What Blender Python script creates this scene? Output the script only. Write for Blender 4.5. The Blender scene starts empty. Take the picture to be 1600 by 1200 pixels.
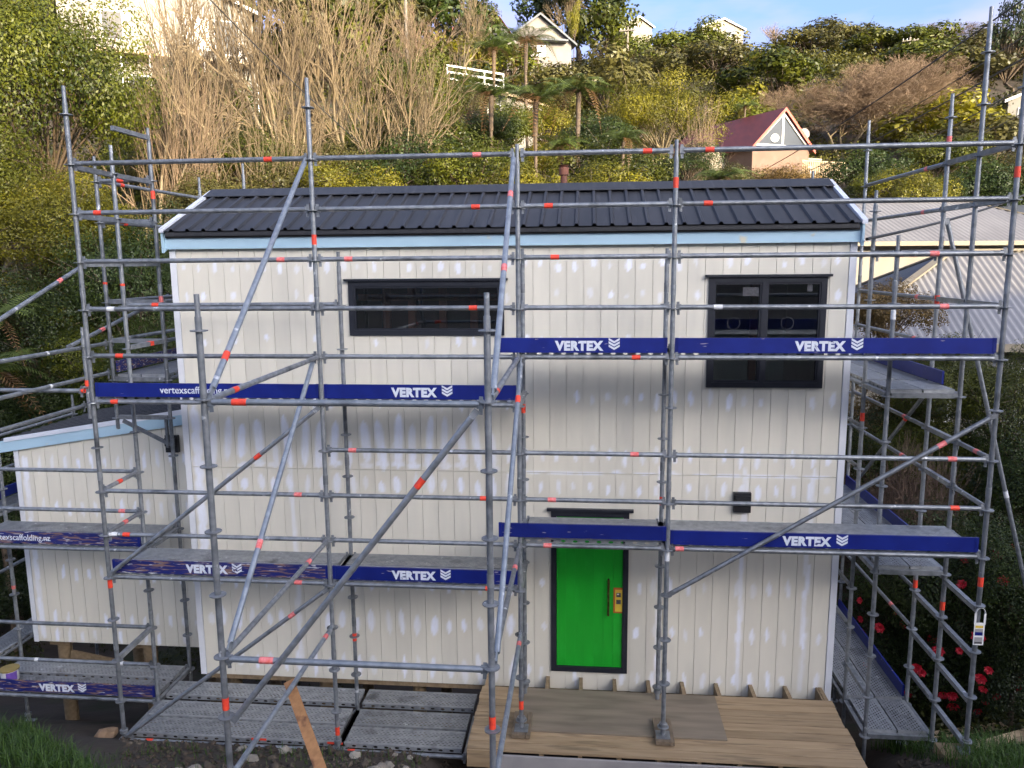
import bpy, math, random
import numpy as np
from mathutils import Vector, Matrix

random.seed(7); RNG = np.random.default_rng(7)
sc = bpy.context.scene
COL = sc.collection
R = math.radians

# ------------------------------------------------------------------ camera
CP = np.array([5.0096, -9.0922, 5.3326]); YAW, PITCH, ROLL, FPX = -0.096066, -0.155934, -0.008736, 1207.906
def cam_axes():
    cy, sy, cp, sp = math.cos(YAW), math.sin(YAW), math.cos(PITCH), math.sin(PITCH)
    f = np.array([sy*cp, cy*cp, sp]); r = np.array([cy, -sy, 0.]); u = np.cross(r, f)
    cr, sr = math.cos(ROLL), math.sin(ROLL)
    return f, r*cr+u*sr, -r*sr+u*cr
CF, CR, CU = cam_axes()
cam = bpy.data.cameras.new('camera'); camo = bpy.data.objects.new('camera', cam); COL.objects.link(camo)
M = Matrix(((CR[0], CU[0], -CF[0], CP[0]), (CR[1], CU[1], -CF[1], CP[1]), (CR[2], CU[2], -CF[2], CP[2]), (0, 0, 0, 1)))
camo.matrix_world = M
cam.sensor_width = 36; cam.lens = FPX/1600*36; cam.clip_end = 3000; cam.clip_start = .05
sc.camera = camo
def onY(px, py, Y):
    d = CF+CR*(px-800)/FPX+CU*(600-py)/FPX
    return CP+d*(Y-CP[1])/d[1]

# ------------------------------------------------------------------ light
SUN_AZ, SUN_EL = R(40), R(15)          # sun stands behind the camera, to the right (angle from -Y towards +X)
TO_SUN = Vector((math.sin(SUN_AZ)*math.cos(SUN_EL), -math.cos(SUN_AZ)*math.cos(SUN_EL), math.sin(SUN_EL)))
sl = bpy.data.lights.new('sun', 'SUN'); sl.energy = 2.0; sl.angle = R(.5); sl.color = (1, .80, .47)
so = bpy.data.objects.new('sun', sl); COL.objects.link(so)
so.rotation_euler = TO_SUN.to_track_quat('Z', 'Y').to_euler(); so.location = (30, -60, 60)
w = bpy.data.worlds.new('World'); sc.world = w; w.use_nodes = True
nt = w.node_tree; nt.nodes.clear()
wo = nt.nodes.new('ShaderNodeOutputWorld'); bg = nt.nodes.new('ShaderNodeBackground')
sky = nt.nodes.new('ShaderNodeTexSky'); sky.sky_type = 'NISHITA'; sky.sun_disc = False
sky.sun_elevation = SUN_EL; sky.sun_rotation = math.pi-SUN_AZ; sky.altitude = 50; sky.air_density = .5; sky.dust_density = 7.0; sky.ozone_density = 2.6
tc = nt.nodes.new('ShaderNodeTexCoord'); mp = nt.nodes.new('ShaderNodeMapping'); mp.inputs['Scale'].default_value = (1.6, 1.6, 5); mp.inputs['Location'].default_value = (2.35, .4, .3)
nz = nt.nodes.new('ShaderNodeTexNoise'); nz.inputs['Scale'].default_value = 1.7; nz.inputs['Detail'].default_value = 5; nz.inputs['Roughness'].default_value = .55
rp = nt.nodes.new('ShaderNodeValToRGB'); rp.color_ramp.elements[0].position = .43; rp.color_ramp.elements[1].position = .58; rp.color_ramp.elements[1].color = (.75, .75, .75, 1)
mx = nt.nodes.new('ShaderNodeMix'); mx.data_type = 'RGBA'
mx.blend_type = 'LIGHTEN'; mx.inputs['B'].default_value = (1.25, 1.25, 1.55, 1)
nt.links.new(tc.outputs['Generated'], mp.inputs['Vector']); nt.links.new(mp.outputs[0], nz.inputs['Vector'])
nt.links.new(nz.outputs['Fac'], rp.inputs[0]); nt.links.new(rp.outputs['Color'], mx.inputs['Factor'])
nt.links.new(sky.outputs[0], mx.inputs['A']); nt.links.new(mx.outputs['Result'], bg.inputs[0]); bg.inputs[1].default_value = .15
nt.links.new(bg.outputs[0], wo.inputs[0])
vs = sc.view_settings; vs.view_transform = 'Standard'; vs.look = 'None'; vs.gamma = 1; vs.exposure = 2.2; vs.use_curve_mapping = False

# ------------------------------------------------------------------ helpers
WL = {}                                        # world location of parents
def tag(o, label=None, cat=None, group=None, kind=None):
    if label: o['label'] = label
    if cat: o['category'] = cat
    if group: o['group'] = group
    if kind: o['kind'] = kind
    return o
def empty(name, loc=(0, 0, 0), label=None, cat=None, group=None):
    o = bpy.data.objects.new(name, None); COL.objects.link(o); o.location = loc; o.empty_display_size = .2
    WL[o] = Vector(loc); return tag(o, label, cat, group)
def link(name, me, mat=None, parent=None, loc=(0, 0, 0), rot=None, smooth=False):
    o = bpy.data.objects.new(name, me); COL.objects.link(o)
    if mat is not None and not me.materials: me.materials.append(mat)
    loc = Vector(loc); WL[o] = loc.copy()
    if parent is not None: o.parent = parent; loc = loc-WL[parent]
    o.location = loc
    if rot: o.rotation_euler = rot
    return o
class MB:
    def __init__(s): s.v = []; s.f = []; s.sm = []
    def add(s, vs, fs, smooth=False):
        n = len(s.v); s.v += [tuple(map(float, v)) for v in vs]; s.f += [tuple(i+n for i in f) for f in fs]; s.sm += [smooth]*len(fs); return s
    def box(s, x0, x1, y0, y1, z0, z1):
        v = [(x, y, z) for x in (x0, x1) for y in (y0, y1) for z in (z0, z1)]
        return s.add(v, [(0, 1, 3, 2), (4, 6, 7, 5), (0, 4, 5, 1), (2, 3, 7, 6), (0, 2, 6, 4), (1, 5, 7, 3)])
    def bar(s, p0, p1, wd, ht, up=(0, 0, 1)):
        a, b = Vector(p0), Vector(p1); d = (b-a).normalized(); u = Vector(up)
        sd = d.cross(u).normalized(); u = sd.cross(d).normalized(); sd *= wd/2; u *= ht/2
        v = [p+i*sd+j*u for p in (a, b) for i, j in ((-1, -1), (1, -1), (1, 1), (-1, 1))]
        return s.add(v, [(0, 1, 2, 3), (7, 6, 5, 4), (0, 4, 5, 1), (1, 5, 6, 2), (2, 6, 7, 3), (3, 7, 4, 0)])
    def tube(s, p0, p1, r0, r1=None, n=12, caps=True):
        r1 = r0 if r1 is None else r1
        a, b = Vector(p0), Vector(p1); d = (b-a).normalized()
        u = Vector((0, 0, 1)) if abs(d.z) < .9 else Vector((1, 0, 0))
        e = d.cross(u).normalized(); g = d.cross(e)
        v = []
        for p, r in ((a, r0), (b, r1)):
            v += [p+(e*math.cos(t)+g*math.sin(t))*r for t in [2*math.pi*i/n for i in range(n)]]
        s.add(v, [(i, i+n, (i+1) % n+n, (i+1) % n) for i in range(n)], True)
        if caps: s.add(v, [tuple(range(n)), tuple(range(2*n-1, n-1, -1))])
        return s
    def poly(s, pts, off):                     # extruded polygon
        n = len(pts); o = Vector(off); v = [Vector(p) for p in pts]; v += [p+o for p in v]
        return s.add(v, [tuple(range(n-1, -1, -1)), tuple(range(n, 2*n))]+[(i, (i+1) % n, (i+1) % n+n, i+n) for i in range(n)])
    def mesh(s, name, center=None):
        me = bpy.data.meshes.new(name); c = Vector((0, 0, 0)) if center is None else Vector(center)
        me.from_pydata([tuple(Vector(v)-c) for v in s.v], [], s.f)
        me.polygons.foreach_set('use_smooth', s.sm); me.update(); return me
    def build(s, name, mat, parent=None, base=False):
        a = np.array(s.v); c = (a.min(0)+a.max(0))/2
        if base: c[2] = a[:, 2].min()
        return link(name, s.mesh(name, c), mat, parent, c)
def np_mesh(name, V, F, attr=None, smooth=False):
    V = np.asarray(V, np.float32); F = np.asarray(F, np.int32); k = F.shape[1]
    me = bpy.data.meshes.new(name); me.vertices.add(len(V)); me.vertices.foreach_set('co', V.ravel())
    me.loops.add(F.size); me.loops.foreach_set('vertex_index', F.ravel())
    me.polygons.add(len(F)); me.polygons.foreach_set('loop_start', np.arange(0, F.size, k, dtype=np.int32))
    if smooth: me.polygons.foreach_set('use_smooth', np.ones(len(F), bool))
    me.update(calc_edges=True)
    if attr is not None:
        at = me.attributes.new('v', 'FLOAT', 'POINT'); at.data.foreach_set('value', np.asarray(attr, np.float32))
    return me
def sstep(a, b, x): t = np.clip((x-a)/(b-a), 0, 1); return t*t*(3-2*t)

# ------------------------------------------------------------------ materials
def mat(name, c1, c2=None, rough=.6, metal=0, scale=8, detail=4, bump=0, bscale=None, spec=.5, stretch=(1, 1, 1), lo=.35, hi=.65, objrand=0, coords='Object', trans=0):
    m = bpy.data.materials.new(name); m.use_nodes = True; t = m.node_tree; b = t.nodes['Principled BSDF']
    b.inputs['Roughness'].default_value = rough; b.inputs['Metallic'].default_value = metal; b.inputs['Specular IOR Level'].default_value = spec
    c2 = c2 or tuple(x*.8 for x in c1)
    co = t.nodes.new('ShaderNodeTexCoord'); mpn = t.nodes.new('ShaderNodeMapping'); mpn.inputs['Scale'].default_value = stretch
    t.links.new(co.outputs[coords], mpn.inputs[0])
    if coords == 'Object':
        oi0 = t.nodes.new('ShaderNodeObjectInfo'); vm = t.nodes.new('ShaderNodeVectorMath'); vm.operation = 'SCALE'; vm.inputs[0].default_value = (37, 17, 53)
        t.links.new(oi0.outputs['Random'], vm.inputs['Scale']); t.links.new(vm.outputs[0], mpn.inputs['Location'])
    n = t.nodes.new('ShaderNodeTexNoise'); n.inputs['Scale'].default_value = scale; n.inputs['Detail'].default_value = detail
    t.links.new(mpn.outputs[0], n.inputs['Vector'])
    r = t.nodes.new('ShaderNodeValToRGB'); r.color_ramp.elements[0].position = lo; r.color_ramp.elements[1].position = hi
    r.color_ramp.elements[0].color = (*c1, 1); r.color_ramp.elements[1].color = (*c2, 1)
    t.links.new(n.outputs['Fac'], r.inputs[0]); out = r.outputs[0]
    if objrand:
        oi = t.nodes.new('ShaderNodeObjectInfo'); mr = t.nodes.new('ShaderNodeMapRange'); mr.inputs['To Min'].default_value = 1-objrand; mr.inputs['To Max'].default_value = 1+objrand
        t.links.new(oi.outputs['Random'], mr.inputs['Value'])
        hs = t.nodes.new('ShaderNodeHueSaturation'); t.links.new(mr.outputs[0], hs.inputs['Value']); t.links.new(out, hs.inputs['Color']); out = hs.outputs[0]
    t.links.new(out, b.inputs['Base Color'])
    if bump:
        n2 = t.nodes.new('ShaderNodeTexNoise'); n2.inputs['Scale'].default_value = bscale or scale*3; n2.inputs['Detail'].default_value = 5
        t.links.new(mpn.outputs[0], n2.inputs['Vector'])
        bp = t.nodes.new('ShaderNodeBump'); bp.inputs['Strength'].default_value = bump; bp.inputs['Distance'].default_value = .02
        t.links.new(n2.outputs['Fac'], bp.inputs['Height']); t.links.new(bp.outputs[0], b.inputs['Normal'])
    m['out'] = 0
    return m
def color_in(m): return m.node_tree.nodes['Principled BSDF'].inputs['Base Color']
def overlay(m, col, scale, lo, hi, stretch=(1, 1, 1), rough=None, seed=0):   # specks / scuffs of another colour
    t = m.node_tree; b = t.nodes['Principled BSDF']; src = b.inputs['Base Color'].links[0].from_socket
    co = t.nodes.new('ShaderNodeTexCoord'); mpn = t.nodes.new('ShaderNodeMapping'); mpn.inputs['Scale'].default_value = stretch
    t.links.new(co.outputs['Object'], mpn.inputs[0])
    oi0 = t.nodes.new('ShaderNodeObjectInfo'); vm = t.nodes.new('ShaderNodeVectorMath'); vm.operation = 'SCALE'; vm.inputs[0].default_value = (31+seed, 57, 13)
    t.links.new(oi0.outputs['Random'], vm.inputs['Scale']); t.links.new(vm.outputs[0], mpn.inputs['Location'])
    n = t.nodes.new('ShaderNodeTexNoise'); n.inputs['Scale'].default_value = scale; n.inputs['Detail'].default_value = 3
    t.links.new(mpn.outputs[0], n.inputs['Vector'])
    mr = t.nodes.new('ShaderNodeMapRange'); mr.inputs['From Min'].default_value = lo; mr.inputs['From Max'].default_value = hi
    t.links.new(n.outputs['Fac'], mr.inputs['Value'])
    mxn = t.nodes.new('ShaderNodeMix'); mxn.data_type = 'RGBA'; mxn.inputs['B'].default_value = (*col, 1)
    t.links.new(mr.outputs[0], mxn.inputs['Factor']); t.links.new(src, mxn.inputs['A']); t.links.new(mxn.outputs['Result'], b.inputs['Base Color'])
    return m
def leaf_mat(name, dark, light, sat=1.0, trans=.25):
    m = bpy.data.materials.new(name); m.use_nodes = True; t = m.node_tree; b = t.nodes['Principled BSDF']
    b.inputs['Roughness'].default_value = .45; b.inputs['Specular IOR Level'].default_value = .35
    a = t.nodes.new('ShaderNodeAttribute'); a.attribute_name = 'v'
    r = t.nodes.new('ShaderNodeValToRGB'); r.color_ramp.elements[0].color = (*dark, 1); r.color_ramp.elements[1].color = (*light, 1)
    t.links.new(a.outputs['Fac'], r.inputs[0])
    oi = t.nodes.new('ShaderNodeObjectInfo'); mr = t.nodes.new('ShaderNodeMapRange'); mr.inputs['To Min'].default_value = .8; mr.inputs['To Max'].default_value = 1.25
    t.links.new(oi.outputs['Random'], mr.inputs['Value'])
    hs = t.nodes.new('ShaderNodeHueSaturation'); t.links.new(mr.outputs[0], hs.inputs['Value']); t.links.new(r.outputs[0], hs.inputs['Color'])
    t.links.new(hs.outputs[0], b.inputs['Base Color'])
    tr = t.nodes.new('ShaderNodeBsdfTranslucent'); t.links.new(hs.outputs[0], tr.inputs['Color'])
    ms = t.nodes.new('ShaderNodeMixShader'); ms.inputs[0].default_value = trans
    t.links.new(b.outputs[0], ms.inputs[1]); t.links.new(tr.outputs[0], ms.inputs[2]); t.links.new(ms.outputs[0], t.nodes['Material Output'].inputs[0])
    return m
def steel_mat(name, c1, c2, perforated=False):
    m = mat(name, c1, c2, rough=.45, metal=.55, scale=14, detail=6, bump=.08, bscale=60, objrand=.16)
    overlay(m, (.62, .64, .66), 9, .68, .73, seed=4)
    overlay(m, tuple(x*.35 for x in c1), 3.5, .6, .8, seed=9)
    if perforated:
        t = m.node_tree; N = t.nodes; L = t.links; b = N['Principled BSDF']
        co = N.new('ShaderNodeTexCoord'); sp = N.new('ShaderNodeSeparateXYZ'); L.new(co.outputs['Object'], sp.inputs[0])
        ge = N.new('ShaderNodeSeparateXYZ'); L.new(co.outputs['Normal'], ge.inputs[0])
        def mth(op, a, bb=None, cc=None):
            n = N.new('ShaderNodeMath'); n.operation = op
            for i, q in enumerate((a, bb, cc)):
                if q is None: continue
                if isinstance(q, (int, float)): n.inputs[i].default_value = q
                else: L.new(q, n.inputs[i])
            return n.outputs[0]
        X, Y, Z = sp.outputs
        row = mth('DIVIDE', Y, .031); par = mth('MULTIPLY', mth('FLOORED_MODULO', mth('FLOOR', row), 2), .5)
        fu = mth('SUBTRACT', mth('FRACT', mth('ADD', mth('DIVIDE', X, .05), par)), .5); fv = mth('SUBTRACT', mth('FRACT', row), .5)
        d = mth('ADD', mth('POWER', mth('ABSOLUTE', mth('DIVIDE', fu, .36)), 2), mth('POWER', mth('ABSOLUTE', mth('DIVIDE', fv, .3)), 2))
        top = mth('MULTIPLY', mth('GREATER_THAN', mth('ABSOLUTE', ge.outputs[2]), .5), mth('LESS_THAN', mth('ABSOLUTE', Y), .138))
        mid = mth('GREATER_THAN', mth('ABSOLUTE', Y), .012)
        hole1 = mth('MULTIPLY', mth('MULTIPLY', mth('LESS_THAN', d, 1), top), mid)
        su = mth('SUBTRACT', mth('FRACT', mth('DIVIDE', X, .125)), .5); sv = mth('DIVIDE', mth('ADD', Z, .031), .013)
        ds = mth('ADD', mth('POWER', mth('ABSOLUTE', mth('DIVIDE', su, .2)), 2), mth('POWER', mth('ABSOLUTE', sv), 2))
        hole2 = mth('MULTIPLY', mth('LESS_THAN', ds, 1), mth('GREATER_THAN', mth('ABSOLUTE', ge.outputs[1]), .5))
        hole = mth('MAXIMUM', hole1, hole2)
        tr = N.new('ShaderNodeBsdfTransparent'); ms = N.new('ShaderNodeMixShader'); L.new(hole, ms.inputs[0]); L.new(b.outputs[0], ms.inputs[1]); L.new(tr.outputs[0], ms.inputs[2])
        L.new(ms.outputs[0], N['Material Output'].inputs[0])
    return m
def glass_mat(name, tint=(.75, .8, .82), refl=1.0):
    m = bpy.data.materials.new(name); m.use_nodes = True; t = m.node_tree; t.nodes.remove(t.nodes['Principled BSDF'])
    tr = t.nodes.new('ShaderNodeBsdfTransparent'); tr.inputs[0].default_value = (*tint, 1)
    gl = t.nodes.new('ShaderNodeBsdfGlossy'); gl.inputs['Roughness'].default_value = .02; gl.inputs['Color'].default_value = (refl, refl, refl, 1)
    n = t.nodes.new('ShaderNodeTexNoise'); n.inputs['Scale'].default_value = 2.2; bp = t.nodes.new('ShaderNodeBump'); bp.inputs['Strength'].default_value = .02
    t.links.new(n.outputs['Fac'], bp.inputs['Height']); t.links.new(bp.outputs[0], gl.inputs['Normal'])
    fr = t.nodes.new('ShaderNodeFresnel'); fr.inputs[0].default_value = 1.85
    ms = t.nodes.new('ShaderNodeMixShader'); t.links.new(fr.outputs[0], ms.inputs[0]); t.links.new(tr.outputs[0], ms.inputs[1]); t.links.new(gl.outputs[0], ms.inputs[2])
    t.links.new(ms.outputs[0], t.nodes['Material Output'].inputs[0]); return m

MT = {}
MT['steel'] = steel_mat('galvanised_steel', (.185, .20, .215), (.285, .30, .32))
MT['steel_new'] = steel_mat('bright_galvanised_steel', (.22, .25, .285), (.31, .34, .375))
MT['deck_steel'] = steel_mat('perforated_plank_steel', (.30, .315, .33), (.42, .435, .45), True)
MT['orange'] = mat('orange_tape', (.85, .075, .03), (.7, .05, .03), rough=.5, scale=30)
MT['pink'] = mat('faded_pink_tape', (.8, .25, .25), (.7, .12, .1), rough=.55, scale=30)
MT['white_tape'] = mat('white_tape', (.72, .73, .74), (.6, .6, .6), rough=.6, scale=30)
MT['blue'] = overlay(mat('blue_painted_board', (.004, .011, .135), (.006, .016, .17), rough=.4, scale=5, objrand=.15), (.32, .28, .3), 6, .70, .74, (1, 3, 6))
MT['blue_worn'] = overlay(overlay(mat('worn_blue_board', (.005, .012, .11), (.009, .016, .13), rough=.5, scale=5), (.2, .12, .1), 5, .52, .6, (1, 3, 9)), (.5, .5, .52), 7, .62, .66, (1, 3, 9), seed=7)
MT['letter'] = overlay(mat('white_lettering', (.66, .69, .75), (.58, .62, .68), rough=.6, scale=12), (.03, .04, .15), 14, .66, .72)
def board_material():
    m = overlay(mat('primed_cladding', (.72, .68, .575), (.665, .63, .535), rough=.55, scale=1.6, detail=6, stretch=(3, 3, .7), objrand=.04), (.58, .55, .475), 1.3, .58, .8, (2, 1, .5))
    t = m.node_tree; b = t.nodes['Principled BSDF']; src = b.inputs['Base Color'].links[0].from_socket
    a = t.nodes.new('ShaderNodeAttribute'); a.attribute_name = 'v'
    ge = t.nodes.new('ShaderNodeNewGeometry'); mpn = t.nodes.new('ShaderNodeMapping'); mpn.inputs['Scale'].default_value = (1, 1, .4); t.links.new(ge.outputs['Position'], mpn.inputs[0])
    n = t.nodes.new('ShaderNodeTexNoise'); n.inputs['Scale'].default_value = 26; n.inputs['Detail'].default_value = 4; t.links.new(mpn.outputs[0], n.inputs['Vector'])
    ad = t.nodes.new('ShaderNodeMath'); ad.operation = 'MULTIPLY_ADD'; ad.inputs[1].default_value = .8; ad.inputs[2].default_value = .6; t.links.new(n.outputs['Fac'], ad.inputs[0])
    mu = t.nodes.new('ShaderNodeMath'); mu.operation = 'MULTIPLY'; mu.use_clamp = True; t.links.new(ad.outputs[0], mu.inputs[0]); t.links.new(a.outputs['Fac'], mu.inputs[1])
    mxn = t.nodes.new('ShaderNodeMix'); mxn.data_type = 'RGBA'; mxn.inputs['B'].default_value = (.86, .88, .96, 1)
    t.links.new(mu.outputs[0], mxn.inputs['Factor']); t.links.new(src, mxn.inputs['A']); t.links.new(mxn.outputs['Result'], b.inputs['Base Color'])
    return m
MT['board'] = board_material()
MT['corner'] = mat('white_corner_flashing', (.72, .73, .76), (.66, .67, .7), rough=.5, scale=4)
MT['fascia'] = overlay(mat('pale_blue_primer', (.40, .57, .68), (.35, .51, .62), rough=.55, scale=2, stretch=(.6, 2, 2)), (.55, .53, .42), 5, .68, .76)
MT['flash'] = mat('white_flashing', (.66, .69, .76), (.58, .61, .68), rough=.45, scale=3)
MT['roof'] = overlay(mat('dark_roof_steel', (.026, .027, .031), (.036, .036, .040), rough=.5, metal=.0, scale=3, stretch=(4, .6, .6), objrand=.1, spec=.35), (.07, .07, .078), 3, .6, .85, (5, .5, .5))
MT['frame'] = mat('black_aluminium', (.014, .016, .024), (.02, .022, .03), rough=.42, scale=8)
MT['glass'] = glass_mat('window_glass')
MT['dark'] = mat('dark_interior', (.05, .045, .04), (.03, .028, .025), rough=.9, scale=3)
MT['stud'] = mat('treated_timber_stud', (.34, .12, .06), (.25, .09, .05), rough=.8, scale=6, stretch=(4, 4, .6))
MT['door'] = overlay(mat('green_door_paint', (.012, .39, .026), (.010, .33, .022), rough=.38, scale=2, stretch=(2, 1, .6)), (.02, .45, .04), 2.5, .55, .8)
MT['brass'] = mat('dark_brass', (.10, .075, .03), (.2, .15, .06), rough=.35, metal=.8, scale=20)
MT['yellow'] = mat('yellow_notice', (.72, .52, .05), (.66, .45, .05), rough=.6, scale=12)
MT['rust_orange'] = mat('orange_notice_border', (.5, .12, .02), (.42, .1, .02), rough=.6, scale=12)
MT['print'] = mat('dark_notice_print', (.03, .03, .035), (.08, .08, .09), rough=.6, scale=40)
MT['timber'] = overlay(mat('pine_decking', (.34, .245, .145), (.26, .18, .10), rough=.7, scale=3, detail=6, stretch=(.5, 6, 6), bump=.12, bscale=14, objrand=.14), (.12, .085, .05), 2.2, .56, .76, (.7, 5, 5))
MT['joist'] = mat('pine_framing', (.27, .195, .115), (.19, .135, .075), rough=.75, scale=4, stretch=(4, 4, 4), objrand=.1)
MT['ply'] = overlay(mat('weathered_plywood', (.24, .195, .14), (.17, .135, .10), rough=.75, scale=2.4, detail=7, stretch=(.5, 4, 4), lo=.3, hi=.7), (.13, .105, .075), 2, .5, .75, (.7, 4, 4))
MT['block'] = mat('wet_timber_block', (.12, .09, .06), (.18, .135, .09), rough=.7, scale=9, stretch=(4, 1, 4))
MT['sheet'] = mat('grey_fibre_cement', (.33, .31, .30), (.28, .265, .26), rough=.8, scale=4)
MT['plank'] = overlay(mat('orange_timber_plank', (.40, .20, .08), (.29, .14, .055), rough=.7, scale=4, detail=6, stretch=(5, 5, .6)), (.14, .06, .03), 3, .6, .7, (2, 2, 2))
MT['bark'] = mat('grey_brown_bark', (.14, .10, .065), (.075, .055, .04), rough=.9, scale=6, bump=.3, bscale=18)
MT['bark_tan'] = mat('pale_tan_bark', (.33, .265, .165), (.22, .17, .10), rough=.85, scale=3, objrand=.2)
MT['twig_tan'] = mat('tan_twigs', (.20, .15, .085), (.14, .10, .055), rough=.85, scale=3)
MT['twig_brown'] = mat('reddish_twigs', (.235, .16, .10), (.175, .118, .072), rough=.85, scale=3)
MT['twig_dark'] = mat('dark_dry_twigs', (.13, .085, .06), (.09, .06, .045), rough=.9, scale=3)
MT['leaf_dark'] = leaf_mat('dark_leaves', (.011, .022, .005), (.050, .072, .010))
MT['leaf_mid'] = leaf_mat('mid_green_leaves', (.018, .030, .004), (.118, .126, .009))
MT['leaf_yellow'] = leaf_mat('yellow_green_leaves', (.040, .046, .004), (.215, .19, .010))
MT['leaf_olive'] = leaf_mat('olive_leaves', (.034, .034, .010), (.12, .107, .026))
MT['leaf_gold'] = leaf_mat('dry_golden_leaves', (.10, .065, .02), (.24, .155, .05))
MT['leaf_scrub'] = leaf_mat('scrub_leaves', (.014, .020, .004), (.115, .105, .013))
MT['fern'] = leaf_mat('fern_fronds', (.05, .075, .016), (.13, .17, .035), trans=.35)
MT['fern_brown'] = leaf_mat('dead_fern_fronds', (.10, .055, .025), (.22, .12, .05))
MT['flower'] = mat('red_petals', (.62, .02, .045), (.5, .015, .03), rough=.5, scale=20)
MT['grass'] = leaf_mat('grass_blades', (.025, .055, .010), (.07, .13, .022), trans=.3)
MT['stone'] = mat('grey_stone', (.30, .27, .22), (.19, .165, .135), rough=.85, scale=7, bump=.3, objrand=.25)
MT['boulder'] = mat('tan_boulder', (.26, .17, .10), (.18, .12, .08), rough=.85, scale=5, bump=.3)
MT['red_roof'] = mat('red_iron_roof', (.15, .028, .026), (.11, .022, .022), rough=.55, scale=1.2, stretch=(3, 1, 1))
MT['red_trim'] = mat('red_barge', (.5, .10, .07), (.42, .09, .06), rough=.6)
MT['render'] = overlay(mat('brown_cladding', (.185, .112, .078), (.15, .092, .064), rough=.8, scale=.8), (.2, .13, .1), 1.5, .55, .8)
MT['render_dark'] = mat('dark_brown_boards', (.05, .042, .045), (.04, .035, .036), rough=.8, scale=2)
MT['white_wall'] = mat('white_painted_wall', (.25, .23, .195), (.215, .20, .17), rough=.7, scale=1)
MT['cream_wall'] = mat('cream_wall', (.27, .235, .175), (.235, .20, .15), rough=.7, scale=1)
MT['grey_wall'] = mat('grey_plaster', (.22, .20, .18), (.19, .17, .155), rough=.8, scale=1)
MT['white'] = mat('white_paint', (.76, .75, .72), (.68, .67, .64), rough=.6, scale=3)
MT['grey_roof'] = mat('grey_corrugated_iron', (.25, .245, .25), (.21, .205, .21), rough=.5, metal=.15, scale=.7)
MT['slate_and_shade'] = mat('slate_and_shaded_roof', (.10, .11, .13), (.08, .09, .105), rough=.6, scale=1)  # own colour of slate roofs; also paints the shade on left hip faces
MT['tile_roof'] = mat('terracotta_roof', (.34, .12, .06), (.27, .095, .05), rough=.75, scale=2)
MT['pane'] = mat('far_window_glass', (.03, .035, .04), (.05, .055, .06), rough=.1, scale=.4)
MT['pane_dull'] = mat('curtained_window', (.05, .05, .055), (.09, .085, .08), rough=.6, scale=1)
MT['rail_wood'] = mat('weathered_rail', (.48, .36, .22), (.36, .27, .17), rough=.8, scale=2)
MT['pole'] = mat('grey_pole_wood', (.22, .19, .155), (.16, .14, .115), rough=.85, scale=3, stretch=(3, 3, .4))
MT['black'] = mat('black_plastic', (.012, .012, .014), (.018, .018, .02), rough=.45)
MT['cable'] = mat('black_cable', (.02, .02, .022), (.03, .03, .03), rough=.6)
MT['rust'] = mat('rusty_flue', (.22, .08, .045), (.14, .06, .04), rough=.7, scale=6)
MT['bucket'] = mat('white_pail', (.6, .6, .63), (.52, .52, .55), rough=.4)
MT['purple'] = mat('purple_label', (.16, .08, .4), (.14, .07, .34), rough=.45)
MT['mustard'] = mat('mustard_lid', (.32, .24, .07), (.25, .19, .06), rough=.5)

# ------------------------------------------------------------------ terrain
def vnoise(x, y, s, seed):
    r = np.random.default_rng(seed); T = r.random((64, 64))
    x = np.asarray(x, float)/s+100; y = np.asarray(y, float)/s+100; i = np.floor(x).astype(int); j = np.floor(y).astype(int); fx = x-i; fy = y-j
    fx = fx*fx*(3-2*fx); fy = fy*fy*(3-2*fy); i %= 64; j %= 64; k = (i+1) % 64; l = (j+1) % 64
    return (T[i, j]*(1-fx)+T[k, j]*fx)*(1-fy)+(T[i, l]*(1-fx)+T[k, l]*fx)*fy-.5
PY = np.array([-9.5, -8, -5, -1.3, 1, 2.6, 5, 8, 14, 20, 30, 45, 60, 75, 90, 110, 130, 150, 250, 1500])
PZ = np.array([3.75, 3.35, 1.75, -.13, -1.45, -2.2, -2.5, -2.2, -1.2, .4, 3.2, 8.5, 14, 20.5, 27, 33, 37, 39, 42, 42])
SH = np.array([-math.sin(SUN_AZ), math.cos(SUN_AZ)]); ST = np.array([math.cos(SUN_AZ), math.sin(SUN_AZ)])
def height(x, y):
    x = np.asarray(x, float); y = np.asarray(y, float)
    z = np.interp(y, PY, PZ)
    z = z+.35*sstep(7.6, 9.2, x)*(1-sstep(3, 8, y))*sstep(-9, -6, y)
    z = z-.55*sstep(3.2, 3.9, x)*(1-sstep(8.0, 8.5, x))*sstep(-3.3, -2.2, y)*(1-sstep(-.6, .4, y))
    z = z+3.0*sstep(9.5, 13, x)*sstep(3, 9, y)*(1-sstep(14, 30, y))
    z = z+.25*np.maximum(0, 5-x)*sstep(10, 45, y)*(1-.6*sstep(60, 110, y))*(1-sstep(60, 120, -x))
    # hill behind the camera that keeps the valley in shade
    s = x*SH[0]+y*SH[1]; t = x*ST[0]+y*ST[1]
    crest = 24.0-6.0*sstep(8, 14, t)+1.2*vnoise(t, t*0, 6, 3)
    back = 3.75+(crest-3.75)*sstep(-14, -56, s)
    z = np.where(y < -9.5, np.where(s < -14, back, 3.75), z) if np.ndim(z) else z
    rough = .05*vnoise(x, y, .5, 5)+.08*vnoise(x, y, 1.7, 6)+sstep(8, 30, np.abs(y))*(.8*vnoise(x, y, 6, 8)+1.5*vnoise(x, y, 17, 9))
    return z+rough
def axis(lo, hi, d, lo2, hi2, g=1.13):
    a = list(np.arange(lo, hi+1e-6, d)); st = d
    while a[-1] < hi2: st *= g; a.append(a[-1]+st)
    st = d
    while a[0] > lo2: st *= g; a.insert(0, a[0]-st)
    return np.array(a)
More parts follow.
